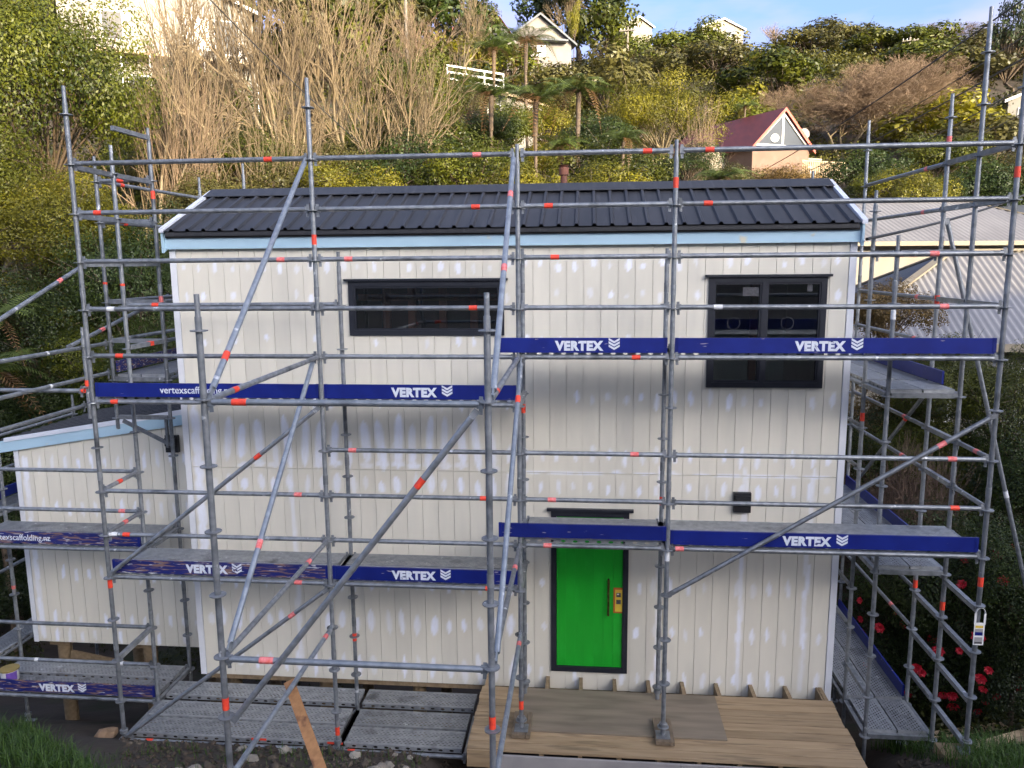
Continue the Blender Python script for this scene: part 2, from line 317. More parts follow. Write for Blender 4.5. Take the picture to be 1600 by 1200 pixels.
xs = axis(-6, 14, .17, -900, 900); ys = axis(-6, 5, .17, -500, 1400)
GX, GY = np.meshgrid(xs, ys, indexing='ij'); GZ = height(GX, GY)
nx, ny = GX.shape; idx = np.arange(nx*ny).reshape(nx, ny)
ground = link('ground', np_mesh('ground', np.stack([GX, GY, GZ], -1).reshape(-1, 3), np.stack([idx[:-1, :-1], idx[1:, :-1], idx[1:, 1:], idx[:-1, 1:]], -1).reshape(-1, 4), smooth=True),
              overlay(mat('bare_soil', (.058, .043, .031), (.028, .021, .016), rough=.95, scale=1.3, detail=8, bump=.6, bscale=9, lo=.3, hi=.7), (.022, .028, .009), .8, .52, .7))
tag(ground, kind='structure')

# ------------------------------------------------------------------ house
TOPZ, W, JZ, DEP = 5.535, 7.99, 2.812, 2.45
RIDGE_Y, RIDGE_Z, EAVE_Y, EAVE_Z = 1.22, 6.30, -.15, 5.735
OPEN = [(2.18, 4.05, 4.48, 5.125), (6.405, 7.715, 3.875, 5.145), (4.60, 5.545, .25, 2.34)]
house = empty('house', (W/2, 0, 0), 'narrow two-storey house in cream primer with green door and dark ribbed roof', 'house')
def cut_boxes(mb, x0, x1, z0, z1, opens, y0, y1):
    cuts = sorted({x0, x1, *[c for o in opens for c in o[:2] if x0 < c < x1]})
    for a, b in zip(cuts, cuts[1:]):
        m = (a+b)/2; segs = [(z0, z1)]
        for (p, q, u, v) in opens:
            if p < m < q:
                segs = [s for (s0, s1) in segs for s in ((s0, min(s1, u)), (max(s0, v), s1)) if s[1]-s[0] > 1e-4]
        for s0, s1 in segs: mb.box(a, b, y0, y1, s0, s1)
# front wall: backing plus one board per cladding strip and storey
mb = MB(); cut_boxes(mb, .02, W-.02, .01, TOPZ, OPEN, .012, .11); fw = mb.build('front_wall', MT['board'], house)
NB = 40; pitch = (W-.10)/NB
def blocked(x, z): return any(p-.03 < x < q+.03 and u-.06 < z < v+.06 for p, q, u, v in OPEN)
P = []                                          # filler smears: x, z, half width, half height, strength, squareness
for zr, hz, pr in ((5.30, .085, .85), (4.95, .08, .55), (4.42, .09, .75), (3.72, .13, .85), (3.02, .15, .95), (2.62, .13, .95), (1.38, .15, .9), (.80, .14, .9), (.20, .17, .92)):
    for i in range(NB):
        if random.random() > pr: continue
        x = .05+(i+.5)*pitch+random.uniform(-.025, .025); z = zr+random.uniform(-.035, .035); left = x < 4.3
        sc_ = random.uniform(.5, 1.15)*(1.2 if left and zr < 3.9 else .85)
        if not blocked(x, z): P.append((x, z, random.uniform(.024, .042)*(1.35 if left and zr < 3.9 else 1), hz*sc_, random.uniform(.35, 1), random.uniform(1.5, 4)))
for i in range(1, 20):                          # long trowelled strips above the joint on the left half
    if random.random() < .85: P.append((.05+(i+.5)*pitch+random.uniform(-.02, .02), 3.10+random.uniform(-.03, .12), random.uniform(.04, .065), random.uniform(.22, .36), random.uniform(.6, 1), 6))
for i in range(20):
    if random.random() < .5: P.append((.05+(i+.5)*pitch, 2.84+random.uniform(0, .05), .09, .045, random.uniform(.4, .9), 3))
for x in (5.93, 7.66, 6.9, 1.35):
    for z in np.arange(.3, 2.7, .30): P.append((x+random.uniform(-.015, .015), z, .032, .24, random.uniform(.3, .8), 5))
for x in np.arange(4.4, 7.9, .33): P.append((x, JZ+random.uniform(-.01, .02), .18, .018, .8, 3))
for z in np.arange(1.6, 3.6, .3): P.append((.14, z, .07, .2, .8, 4))
def clad(name, parent, rects, yf, patches, zc=None):
    """one cladding board: finely divided front face carrying the filler mask, plain sides"""
    V = []; F = []; A = []
    for x0, x1, zb, zt in rects:                 # zt: callable or number
        nx_ = max(2, int((x1-x0)/.024)+1); nz_ = max(2, int(((zt(x0) if callable(zt) else zt)-zb)/.03)+1); n0 = len(V)
        xs_ = np.linspace(x0, x1, nx_); g = [[(x, zb+((zt(x) if callable(zt) else zt)-zb)*j/(nz_-1)) for j in range(nz_)] for x in xs_]
        pts = np.array(g).reshape(-1, 2); val = np.zeros(len(pts))
        for cx, cz, rx, rz, op, sq in patches:
            if cx+rx*1.4 < x0 or cx-rx*1.4 > x1: continue
            dz = np.abs(pts[:, 1]-cz)/rz; dx = np.abs(pts[:, 0]-cx-.1*(pts[:, 1]-cz)*math.sin(cx*37))/rx; wd_ = np.clip(1-dz**sq, 0, 1)
            val = np.maximum(val, op*np.clip((wd_-dx)*2.2+.25, 0, 1)*(dz < 1))
        V += [(x, yf, z) for x, z in pts]; A += list(val)
        idx_ = lambda i, j: n0+i*nz_+j
        F += [(idx_(i, j), idx_(i+1, j), idx_(i+1, j+1), idx_(i, j+1)) for i in range(nx_-1) for j in range(nz_-1)]
        k = len(V); z0a, z1a = (zt(x0), zt(x1)) if callable(zt) else (zt, zt)
        V += [(x, y, z) for y in (yf, yf+.018) for x, z in ((x0, zb), (x1, zb), (x1, z1a), (x0, z0a))]; A += [0]*8
        F += [(k, k+4, k+5, k+1), (k+1, k+5, k+6, k+2), (k+2, k+6, k+7, k+3), (k+3, k+7, k+4, k), (k+7, k+6, k+5, k+4)]
    c_ = np.array(V).mean(0); me = bpy.data.meshes.new(name); me.from_pydata([tuple(np.array(v)-c_) for v in V], [], F)
    at = me.attributes.new('v', 'FLOAT', 'POINT'); at.data.foreach_set('value', A); me.update()
    return link(name, me, MT['board'], parent, c_)
def rects(x0, x1, z0, z1, opens):
    out = []; cuts = sorted({x0, x1, *[c for o in opens for c in o[:2] if x0 < c < x1]})
    for a, b in zip(cuts, cuts[1:]):
        segs = [(z0, z1)]
        for (p, q, u, v) in opens:
            if p < (a+b)/2 < q: segs = [s for (s0, s1) in segs for s in ((s0, min(s1, u)), (max(s0, v), s1)) if s[1]-s[0] > 1e-4]
        out.append([(a, b, s0, s1) for s0, s1 in segs])
    return out
for i in range(NB):
    a = .05+i*pitch+.0024; b = .05+(i+1)*pitch-.0024
    for z0, z1 in ((0, JZ-.003), (JZ+.003, TOPZ)):
        r_ = rects(a, b, z0, z1, OPEN)
        if len(r_) == 1:
            for q in r_[0]: clad('cladding_board', fw, [q], -.008, P)
        else: clad('cladding_board', fw, [q for c_ in r_ for q in c_], -.008, P)
for a, b in ((-.03, .046), (W-.046, W+.03)):
    MB().box(a, b, -.016, .05, -.01, TOPZ).build('corner_flashing', MT['corner'], fw)
# side and back walls
for xw, sgn in ((0, -1), (W, 1)):
    sw = MB(); x0, x1 = (xw+.012, xw+.11) if sgn < 0 else (xw-.11, xw-.012)
    sw.poly([(x0, .11, .01), (x0, DEP, .01), (x0, DEP, TOPZ), (x0, RIDGE_Y, RIDGE_Z-.12), (x0, .11, TOPZ+.03)], (x1-x0, 0, 0))
    s_o = sw.build('side_wall', MT['board'], house)
    for j in range(12):
        a, b = .056+j*.199, .056+(j+1)*.199-.008
        m = (a+b)/2; zt = TOPZ+(RIDGE_Z-.13-TOPZ)*(1-abs(m-RIDGE_Y)/RIDGE_Y)
        MB().box(*((xw-.008, xw+.010) if sgn < 0 else (xw-.010, xw+.008)), a, b, 0, max(zt-.03, TOPZ-.02)).build('cladding_board', MT['board'], s_o)
MB().box(.12, W-.12, DEP-.1, DEP, .01, TOPZ).build('back_wall', MT['board'], house)
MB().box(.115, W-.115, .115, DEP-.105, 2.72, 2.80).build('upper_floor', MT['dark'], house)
MB().box(.115, W-.115, .115, DEP-.105, .02, .14).build('ground_floor', MT['joist'], house)
for x in (2.42, 2.75, 3.15, 3.55, 3.98): MB().box(x, x+.09, .62, .71, 2.82, 5.5).build('wall_stud', MT['stud'], house)
MB().box(2.1, 4.2, .635, .69, 4.86, 4.95).build('nogging', MT['stud'], house)
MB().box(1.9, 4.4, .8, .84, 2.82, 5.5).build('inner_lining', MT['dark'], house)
for x in (6.55, 7.2): MB().box(x, x+.09, 1.5, 1.59, 2.82, 5.5).build('wall_stud', MT['stud'], house)
# roof
sl_len = math.hypot(RIDGE_Y-EAVE_Y, RIDGE_Z-EAVE_Z); ang = math.atan2(RIDGE_Z-EAVE_Z, RIDGE_Y-EAVE_Y)
roof = MB().poly([(-.02, EAVE_Y+.05, EAVE_Z-.035), (-.02, RIDGE_Y, RIDGE_Z-.04), (-.02, DEP+.2, EAVE_Z-.04), (-.02, DEP+.2, EAVE_Z-.07), (-.02, RIDGE_Y, RIDGE_Z-.09), (-.02, EAVE_Y+.05, EAVE_Z-.08)], (W+.04, 0, 0)).build('roof', MT['dark'], house)
def ribbed_sheet(name, parent, x0, x1, p_eave, p_ridge, rib, m, h=.028):
    xs_ = []; n = max(1, round((x1-x0)/rib)); rb = (x1-x0)/n
    for i in range(n):
        c = x0+i*rb
        xs_ += [(c, 0), (c+rb*.36, 0), (c+rb*.43, h), (c+rb*.57, h), (c+rb*.64, 0)]
    xs_.append((x1, 0))
    a, b = Vector(p_eave), Vector(p_ridge); d = (b-a); nrm = Vector((0, -d.z, d.y)).normalized()
    if nrm.z < 0: nrm = -nrm
    V = []; F = []
    for q in (a, b):
        for x, hh in xs_: V.append(Vector((x, q.y, q.z))+nrm*hh)
    k = len(xs_); off = -nrm*.004
    V += [v+off for v in V]
    F = [(i, i+1, i+1+k, i+k) for i in range(k-1)]+[(i+2*k+1, i+2*k, i+3*k, i+3*k+1) for i in range(k-1)]+[(i, i+2*k, i+2*k+1, i+1) for i in range(k-1)]+[(i+k, i+k+1, i+3*k+1, i+3*k) for i in range(k-1)]
    mb = MB(); mb.add(V, F); return mb.build(name, m, parent)
for i in range(10):
    a = -.01+i*(W+.02)/10; b = -.01+(i+1)*(W+.02)/10
    ribbed_sheet('roof_sheet', roof, a, b, (0, EAVE_Y, EAVE_Z), (0, RIDGE_Y-.02, RIDGE_Z-.01), .2, MT['roof'])
    ribbed_sheet('roof_sheet', roof, a, b, (0, DEP+.25, EAVE_Z-.0), (0, RIDGE_Y+.02, RIDGE_Z-.01), .2, MT['roof'])
c = MB(); sp_ = math.tan(ang)
prof = [(RIDGE_Y-.26, RIDGE_Z-.26*sp_+.037), (RIDGE_Y, RIDGE_Z+.045), (RIDGE_Y+.26, RIDGE_Z-.26*sp_+.037), (RIDGE_Y+.26, RIDGE_Z-.26*sp_+.030), (RIDGE_Y, RIDGE_Z+.038), (RIDGE_Y-.26, RIDGE_Z-.26*sp_+.030)]
c.poly([(-.04, y, z) for y, z in prof], (W+.08, 0, 0)); c.build('ridge_cap', MT['roof'], roof)
MB().box(.0, W, EAVE_Y+.02, EAVE_Y+.045, EAVE_Z-.06, EAVE_Z-.012).build('eave_flashing', MT['roof'], roof)
MB().box(-.035, W+.035, -.075, -.045, 5.525, 5.71).build('fascia', MT['fascia'], roof)
MB().box(-.02, W+.02, -.044, -.017, 5.545, 5.56).build('soffit', MT['fascia'], roof)
for x in (-.062, W+.037):
    b = MB(); b.poly([(x, -.12, 5.48), (x, -.12, 5.715), (x, RIDGE_Y, RIDGE_Z-.02), (x, DEP+.24, 5.70), (x, DEP+.24, 5.50), (x, RIDGE_Y, RIDGE_Z-.25)], (.025, 0, 0)); b.build('barge_board', MT['fascia'], roof)
    b = MB(); x0 = x-.012
    b.poly([(x0, -.14, 5.72), (x0, -.14, 5.765), (x0, RIDGE_Y, RIDGE_Z+.03), (x0, DEP+.25, 5.745), (x0, DEP+.25, 5.70), (x0, RIDGE_Y, RIDGE_Z-.015)], (.06, 0, 0)); b.build('barge_flashing', MT['flash'], roof)
# windows
def window(parent, x0, x1, z0, z1, panes, fr=.06, y=-.03):
    wn = MB(); wn.box(x0, x1, y, .05, z1-fr, z1); wn.box(x0, x1, y, .05, z0, z0+fr)
    wn.box(x0, x0+fr, y, .05, z0+fr, z1-fr); wn.box(x1-fr, x1, y, .05, z0+fr, z1-fr)
    w_ = wn.build('window', MT['frame'], parent)
    n = len(panes)
    for a, b in panes:
        g = MB(); gx0, gx1 = a, b; t = .022
        g.box(gx0, gx1, y+.012, .03, z1-fr-t, z1-fr); g.box(gx0, gx1, y+.012, .03, z0+fr, z0+fr+t); g.box(gx0, gx0+t, y+.012, .03, z0+fr+t, z1-fr-t); g.box(gx1-t, gx1, y+.012, .03, z0+fr+t, z1-fr-t)
        g.build('sash', MT['frame'], w_)
        MB().box(gx0+t, gx1-t, .002, .008, z0+fr+t, z1-fr-t).build('pane', MT['glass'], w_)
    MB().box(x0-.045, x1+.045, y-.03, -.0085, z1+.002, z1+.03).build('head_flashing', MT['frame'], w_)
    return w_
window(house, *OPEN[0], [(OPEN[0][0]+.06, OPEN[0][1]-.06)], fr=.06)
w2 = window(house, *OPEN[1], [(6.465, 7.0), (7.055, 7.655)], fr=.06)
MB().box(7.0, 7.055, -.03, .05, 3.935, 5.085).build('mullion', MT['frame'], w2)
for cx in (6.70, 7.30):
    b = MB(); n = 22
    for i in range(n):
        t0, t1 = 2*math.pi*i/n, 2*math.pi*(i+1)/n
        b.bar((cx+.07*math.cos(t0), -.0005, 4.62+.07*math.sin(t0)), (cx+.07*math.cos(t1), -.0005, 4.62+.07*math.sin(t1)), .004, .008, (0, 1, 0))
    b.build('sticker_ring', MT['print'], w2)
MB().box(6.79, 7.0-.03, -.004, .0015, 4.93, 5.03).build('sticker', MT['print'], w2)
MB().box(7.50, 7.56, -.004, .0015, 4.98, 5.06).build('sticker', MT['print'], w2)
# door
d0, d1, dz0, dz1 = OPEN[2]; fr = .065
door = MB().box(d0+fr+.003, d1-fr-.003, .0, .04, dz0+fr+.003, dz1-fr-.003).build('door', MT['door'], house)
nb = 7; bw = (d1-d0-2*fr-.006)/nb
for i in range(nb):
    a = d0+fr+.003+i*bw
    MB().box(a+.0015, a+bw-.0015, -.010, -.0005, dz0+fr+.004, dz1-fr-.004).build('door_board', MT['door'], door)
f = MB(); f.box(d0, d1, -.035, .06, dz1-fr, dz1); f.box(d0, d1, -.035, .06, dz0, dz0+fr); f.box(d0, d0+fr, -.035, .06, dz0+fr, dz1-fr); f.box(d1-fr, d1, -.035, .06, dz0+fr, dz1-fr)
f.build('door_frame', MT['frame'], house)
MB().box(d0-.05, d1+.05, -.06, -.0085, dz1+.002, dz1+.035).build('head_flashing', MT['frame'], house)
hd = MB().tube((5.305, -.055, 1.02), (5.305, -.055, 1.49), .014).build('door_handle', MT['brass'], door)
MB().tube((5.305, -.054, 1.475), (5.305, -.011, 1.475), .011).tube((5.305, -.054, 1.035), (5.305, -.011, 1.035), .011).build('handle_post', MT['brass'], hd)
nb_ = MB().box(5.368, 5.478, -.014, -.0105, 1.04, 1.37).build('door_notice', MT['rust_orange'], door)
MB().box(5.388, 5.477, -.016, -.0142, 1.06, 1.345).build('notice_face', MT['yellow'], nb_)
for z in (1.16, 1.25): MB().box(5.402, 5.458, -.0175, -.0162, z, z+.055).build('notice_picture', MT['print'], nb_)
MB().box(5.41, 5.435, -.0185, -.0177, 1.28, 1.295).build('notice_highlight', MT['white_tape'], nb_)
# lamp boxes on the walls
def lamp(x0, x1, z0, z1, y, parent):
    b = MB(); b.box(x0, x1, y-.055, y, z0, z1); o = b.build('wall_lamp', MT['black'], parent)
    MB().box(x0+.015, x1-.015, y-.10, y-.056, z0+.10, z1-.03).build('lamp_hood', MT['black'], o)
lamp(6.765, 6.965, 2.38, 2.62, -.0095, house)
# sub-floor
MB().box(.02, 7.97, .02, .065, -.075, -.012).build('bearer', MT['joist'], house)
MB().box(.02, 7.97, DEP-.2, DEP-.1, -.14, -.001).build('bearer', MT['joist'], house)
for x in np.arange(.3, 8, 1.27):
    for y in (.26, DEP-.3):
        z = float(height(x, y)); MB().tube((x, y, z-.1), (x, y, -.0), .09, n=10).build('pile', MT['joist'], house)
# ------------------------------------------------------------------ annex
AY, AX0, AX1, ADEP = .88, -3.03, -.045, 2.3
annex = empty('annex', (-1.5, AY, -.12), 'low lean-to annex with blue barge and sloping dark roof beside the house', 'annex')
def ztop(x): return 3.295+.155*x
mb = MB(); mb.poly([(AX0+.02, AY+.012, -.1), (AX1, AY+.012, -.1), (AX1, AY+.012, ztop(AX1)-.03), (AX0+.02, AY+.012, ztop(AX0)-.03)], (0, .09, 0)); aw = mb.build('front_wall', MT['board'], annex)
na = 15; ap = (AX1-AX0-.04)/na; P = []
for i in range(na):
    for zr in (2.55, 1.95, .95, .25, -.0):
        x = AX0+.045+(i+.5)*ap; z = zr+random.uniform(-.04, .04)+(.05*(x+3) if zr == 2.55 else 0)
        if random.random() < .88: P.append((x, z, random.uniform(.022, .038), random.uniform(.09, .15), random.uniform(.4, 1), random.uniform(1.5, 4)))
for z in np.arange(.1, 2.7, .3): P.append((AX0+.12, z, .05, .2, random.uniform(.4, .8), 4))
for i in range(na):
    a = AX0+.045+i*ap
    clad('cladding_board', aw, [(a, a+ap-.007, -.12, lambda x: ztop(x)-.02)], AY-.008, P)
MB().box(AX0-.03, AX0+.04, AY-.016, AY+.05, -.13, ztop(AX0)-.01).build('corner_flashing', MT['corner'], annex)
MB().box(AX0, AX0+.1, AY+.11, AY+ADEP, -.1, ztop(AX0)-.03).build('side_wall', MT['board'], annex)
MB().box(AX0+.11, AX1, AY+ADEP-.1, AY+ADEP, -.1, ztop(AX0)-.03).build('back_wall', MT['board'], annex)
MB().box(AX0+.11, AX1, AY+.11, AY+ADEP-.11, -.1, -.02).build('ground_floor', MT['joist'], annex)
bb = MB(); bb.poly([(AX0-.22, AY-.05, ztop(AX0-.22)-.06), (-.066, AY-.05, ztop(0)-.06), (-.066, AY-.05, ztop(0)+.10), (AX0-.22, AY-.05, ztop(AX0-.22)+.10)], (0, .025, 0)); bb.build('barge_board', MT['fascia'], annex)
bb = MB(); bb.poly([(AX0-.12, AY-.062, ztop(AX0-.12)+.085), (-.068, AY-.062, ztop(0)+.085), (-.068, AY-.062, ztop(0)+.155), (AX0-.12, AY-.062, ztop(AX0-.12)+.14)], (0, .045, 0)); bb.build('barge_flashing', MT['flash'], annex)
ar = MB().poly([(AX0-.2, AY-.02, ztop(AX0-.2)+.02), (-.068, AY-.02, ztop(0)+.02), (-.068, AY-.02, ztop(0)+.09), (AX0-.2, AY-.02, ztop(AX0-.2)+.09)], (0, ADEP+.1, 0)).build('roof', MT['dark'], annex)
nsh = 3
for i in range(nsh):
    y0 = AY-.012+i*(ADEP+.1)/nsh; y1 = AY-.012+(i+1)*(ADEP+.1)/nsh; rb = (y1-y0)/4; pr = []
    for j in range(4):
        c_ = y0+j*rb; pr += [(c_, 0), (c_+rb*.36, 0), (c_+rb*.43, .028), (c_+rb*.57, .028), (c_+rb*.64, 0)]
    pr.append((y1, 0)); k = len(pr); V = []
    for x in (AX0-.26, -.068):
        for y, h in pr: V.append((x, y, ztop(x)+.098+h))
    V += [(v[0], v[1], v[2]-.004) for v in V]
    F = [(i_, i_+k, i_+1+k, i_+1) for i_ in range(k-1)]+[(i_+2*k, i_+2*k+1, i_+3*k+1, i_+3*k) for i_ in range(k-1)]+[(i_, i_+1, i_+2*k+1, i_+2*k) for i_ in range(k-1)]
    MB().add(V, F).build('roof_sheet', MT['roof'], ar)
lamp(-.76, -.58, 2.78, 3.02, AY-.0095, annex)
for x in (-2.75, -1.4, -.3):
    for y in (AY+.2, AY+ADEP-.3):
        z = float(height(x, y)); p = MB().tube((x, y, z-.1), (x, y, -.23), .10, n=10).build('pile', MT['joist'], annex)
        MB().box(x-.16, x+.16, y-.1, y+.1, -.23, -.125).build('pile_cap', MT['joist'], p)
MB().bar((-2.6, AY+.12, -.40), (-1.3, AY+.12, -.62), .045, .16).build('brace', MT['joist'], annex)

# ------------------------------------------------------------------ porch deck
DZ = .20
deck = empty('timber_deck', (5.85, -1.0, -.3), 'new timber deck of light brown boards in front of the green door', 'deck')
nd = 9; dy0, dy1 = -1.60, -.36; dp = (dy1-dy0)/nd
for i in range(nd):
    y0 = dy0+i*dp
    b = MB().box(3.77+random.uniform(-.008, .008), 7.91+random.uniform(-.012, .012), y0+.004, y0+dp-.004, DZ-.03, DZ+random.uniform(-.001, .001)); b.build('deck_board', MT['timber'], deck)
for x in np.linspace(4.56, 7.88, 9): MB().box(x-.0225, x+.0225, -1.56, -.02, DZ-.20, DZ-.032).build('joist', MT['joist'], deck)
MB().box(7.83, 7.85, -1.56, -.02, DZ-.20, DZ-.032).build('joist', MT['joist'], deck)
MB().box(3.79, 3.83, -1.60, -.02, DZ-.21, DZ-.032).build('end_joist', MT['timber'], deck)
MB().box(3.77, 4.10, -1.625, -1.603, DZ-.20, DZ-.005).build('fascia_board', MT['timber'], deck)
for a, b in ((4.105, 6.02), (6.025, 7.94)): MB().box(a, b, -1.64, -1.612, DZ-.55, DZ-.045).build('cement_sheet', MT['sheet'], deck)
for x in (4.0, 5.9, 7.7):
    z = float(height(x, -1.2)); MB().box(x-.05, x+.05, -1.25, -1.15, z-.1, DZ-.201).build('deck_post', MT['joist'], deck)
ply = MB().box(4.30, 6.56, -1.26, -.40, DZ+.003, DZ+.02).build('plywood_sheet', MT['ply']); tag(ply, 'weathered plywood sheet lying flat on the timber deck', 'plywood')
for x, q in ((4.33, 'left'), (5.88, 'right')):
    b = MB(); b.box(x-.10, x+.05, -1.42, -.98, DZ+.021, DZ+.066); b.box(x+.055, x+.10, -1.42, -.98, DZ+.021, DZ+.063)
    o = b.build('timber_block', MT['block'], base=True)
    tag(o, 'dark timber packing block nearest the deck\'s open end by the stacked planks' if q == 'left' else 'dark timber packing block below the door\'s right-hand side', 'block', 'blocks under the scaffold feet on the deck')

# ------------------------------------------------------------------ scaffold
Z0 = 2.381
def K(k): return Z0+.5*k
YA, YI, YB = -1.304, -.516, -3.80
TR = .0242
ros = MB()
n = 16
ring = []
for r_, z in ((.0245, -.0045), (.0245, .0045), (.062, .0045), (.062, -.0045)): ring.append([(r_*math.cos(2*math.pi*i/n), r_*math.sin(2*math.pi*i/n), z) for i in range(n)])
vv = [p for q in ring for p in q]
ros.add(vv, [((a*n+i), (a*n+(i+1) % n), (((a+1) % 4)*n+(i+1) % n), (((a+1) % 4)*n+i)) for a in range(4) for i in range(n)])
ROS = ros.mesh('rosette'); ROS.materials.append(MT['steel'])
TAPE = {}
def tape(parent, p, d, col='orange', ln=.08):
    key = (col, round(ln, 2))
    if key not in TAPE:
        TAPE[key] = MB().tube((0, 0, -ln/2), (0, 0, ln/2), TR+.0016, n=12, caps=False).mesh('tape'); TAPE[key].materials.append(MT[col])
    o = link('tape_band', TAPE[key], None, parent, p); o.rotation_euler = Vector(d).to_track_quat('Z', 'Y').to_euler(); return o
def scaf(name, loc, label): return empty(name, loc, label, 'scaffold')
FS = scaf('scaffold', (3.6, -1.3, -.2), 'galvanised scaffold with blue toe boards across the front of the house')
LS = scaf('scaffold', (-1.6, .3, -1.0), 'galvanised scaffold around the lean-to annex at the left end of the house')
RS = scaf('scaffold', (8.6, .2, -.4), 'galvanised scaffold along the narrow right-hand side of the house')
def standard(par, x, y, z0, z1, tapes=(), base=True, spigot=.16, kmax=99):
    b = MB(); b.tube((x, y, z0+.02), (x, y, z1-spigot), TR)
    b.tube((x, y, z1-spigot), (x, y, z1), .0192)
    o = b.build('standard', MT['steel'], par, base=True)
    for k in range(-9, 11):
        z = K(k)
        if z0+.1 < z < z1-spigot+.02 and k <= kmax: link('rosette', ROS, None, o, (x, y, z-.012))
    for k in range(-9, 12):                                  # joint collars every two metres
        z = K(k)+.12
        if k % 4 == 1 and z0+.3 < z < z1-.4: MB().tube((x, y, z), (x, y, z+.10), TR+.0025, n=12).build('collar', MT['steel'], o)
    if base:
        q = MB(); q.box(x-.075, x+.075, y-.075, y+.075, z0, z0+.008); q.tube((x, y, z0+.008), (x, y, z0+.2), .018); q.tube((x, y, z0+.10), (x, y, z0+.14), .045, n=8)
        q.build('base_plate', MT['steel'], o)
    for z, col in tapes: tape(o, (x, y, z), (0, 0, 1), col, .10)
    return o
def ledger(par, p0, p1, tapes=(), name='ledger', m='steel', gap=.03):
    a, b = Vector(p0), Vector(p1); d = (b-a).normalized(); a2, b2 = a+d*gap, b-d*gap
    q = MB(); q.tube(a2+d*.035, b2-d*.035, TR)
    for e, s in ((a2, 1), (b2, -1)):                         # wedge heads clamped over the rosettes
        q.bar(e, e+d*s*.05, .03, .06); q.bar(e+d*s*.018+Vector((0, 0, .055)), e+d*s*.024-Vector((0, 0, .075)), .008, .028, up=d)
    o = q.build(name, MT[m], par)
    L_ = (b-a).length
    for tq in tapes:
        t, col = tq[0], tq[1]; tape(o, a+d*(t*L_), d, col, tq[2] if len(tq) > 2 else .085)
    return o
def utran(par, p0, p1, name='transom', tapes=()):            # flat U-section transom
    a, b = Vector(p0), Vector(p1); d = (b-a).normalized(); q = MB(); q.bar(a+d*.03, b-d*.03, .048, .052); o = q.build(name, MT['steel'], par)
    for t, col in tapes: MB().bar(a+(b-a)*t-d*.04, a+(b-a)*t+d*.04, .051, .055).build('tape_band', MT[col], o)
    return o
def brace(par, p0, p1, tapes=(), m='steel', off=(0, 0, 0)):
    a, b = Vector(p0)+Vector(off), Vector(p1)+Vector(off); d = (b-a).normalized(); q = MB()
    q.tube(a+d*.09, b-d*.09, TR)
    for e, s in ((a, 1), (b, -1)): q.bar(e+d*s*.02, e+d*s*.13, .014, .05)
    o = q.build('brace', MT[m], par); L_ = (b-a).length
    for t, col in tapes: tape(o, a+d*(t*L_), d, col, .09)
    return o
PLK = {}
def plank(par, p, length, axis='x', width=.32):
    key = (round(length, 2), width)
    if key not in PLK:
        L2, w2_ = length/2, width/2; q = MB()
        q.box(-L2, L2, -w2_, w2_, -.006, 0); q.box(-L2, L2, -w2_, -w2_+.003, -.055, -.006); q.box(-L2, L2, w2_-.003, w2_, -.055, -.006)
        q.box(-L2, -L2+.004, -w2_+.003, w2_-.003, -.05, -.006); q.box(L2-.004, L2, -w2_+.003, w2_-.003, -.05, -.006)
        PLK[key] = q.mesh('plank'); PLK[key].materials.append(MT['deck_steel'])
    o = link('deck_plank', PLK[key], None, par, p)
    if axis == 'y': o.rotation_euler = (0, 0, math.pi/2)
    return o
def text_mesh(body, size, offset=0, sx=1.0):
    cu = bpy.data.curves.new('lettering', 'FONT'); cu.body = body; cu.size = size; cu.align_x = 'LEFT'; cu.offset = offset; cu.extrude = .0006; cu.space_character = 1.09 if body.isupper() else 1.0; cu.resolution_u = 3
    o = bpy.data.objects.new('tmp', cu); COL.objects.link(o)
    dg = bpy.context.evaluated_depsgraph_get(); me = bpy.data.meshes.new_from_object(o.evaluated_get(dg)); bpy.data.objects.remove(o)
    for v in me.vertices: v.co = (v.co.x*sx, -v.co.z, v.co.y)
    return me
VTX = text_mesh('VERTEX', .125, .0075, .98); WEB = text_mesh('vertexscaffolding.nz', .108, .0008, .94)
for m_ in (VTX, WEB): m_.materials.clear(); m_.materials.append(MT['letter'])
lg = MB()
for i in range(3):
    z = -.033*i
    for s in (-1, 1): lg.poly([(0, 0, z), (s*.055, 0, z+.032), (s*.055, 0, z+.054), (0, 0, z+.022)], (0, -.001, 0))
LOGO = lg.mesh('chevrons'); LOGO.materials.append(MT['letter'])
def toeboard(par, p0, p1, h=.15, words=None, at=.5, worn=False, th=.022, clips=True, axis='x'):
    """p0,p1: bottom corners of the outer face line"""
    a, b = Vector(p0), Vector(p1); d = (b-a).normalized(); q = MB(); q.bar(a+Vector((0, 0, h/2)), b+Vector((0, 0, h/2)), th, h)
    o = q.build('toe_board', MT['blue_worn' if worn else 'blue'], par)
    if axis == 'x':
        for e in (a, b):
            s = 1 if e is a else -1
            c_ = MB(); c_.box(min(e.x, e.x+s*.03)-.001, max(e.x, e.x+s*.03)+.001, e.y-th/2-.003, e.y+th/2+.003, e.z-.002, e.z+h+.002); c_.build('end_cap', MT['blue'], o)
        if words:
            x = a.x+(b.x-a.x)*at; y = a.y-th/2-.0012; zb = a.z+(.028 if words == 'VERTEX' else .042)
            link('lettering', VTX if words == 'VERTEX' else WEB, None, o, (x, y, zb))
            if words == 'VERTEX': link('chevron_mark', LOGO, None, o, (x+.505+.075, y, zb+.068))
    return o
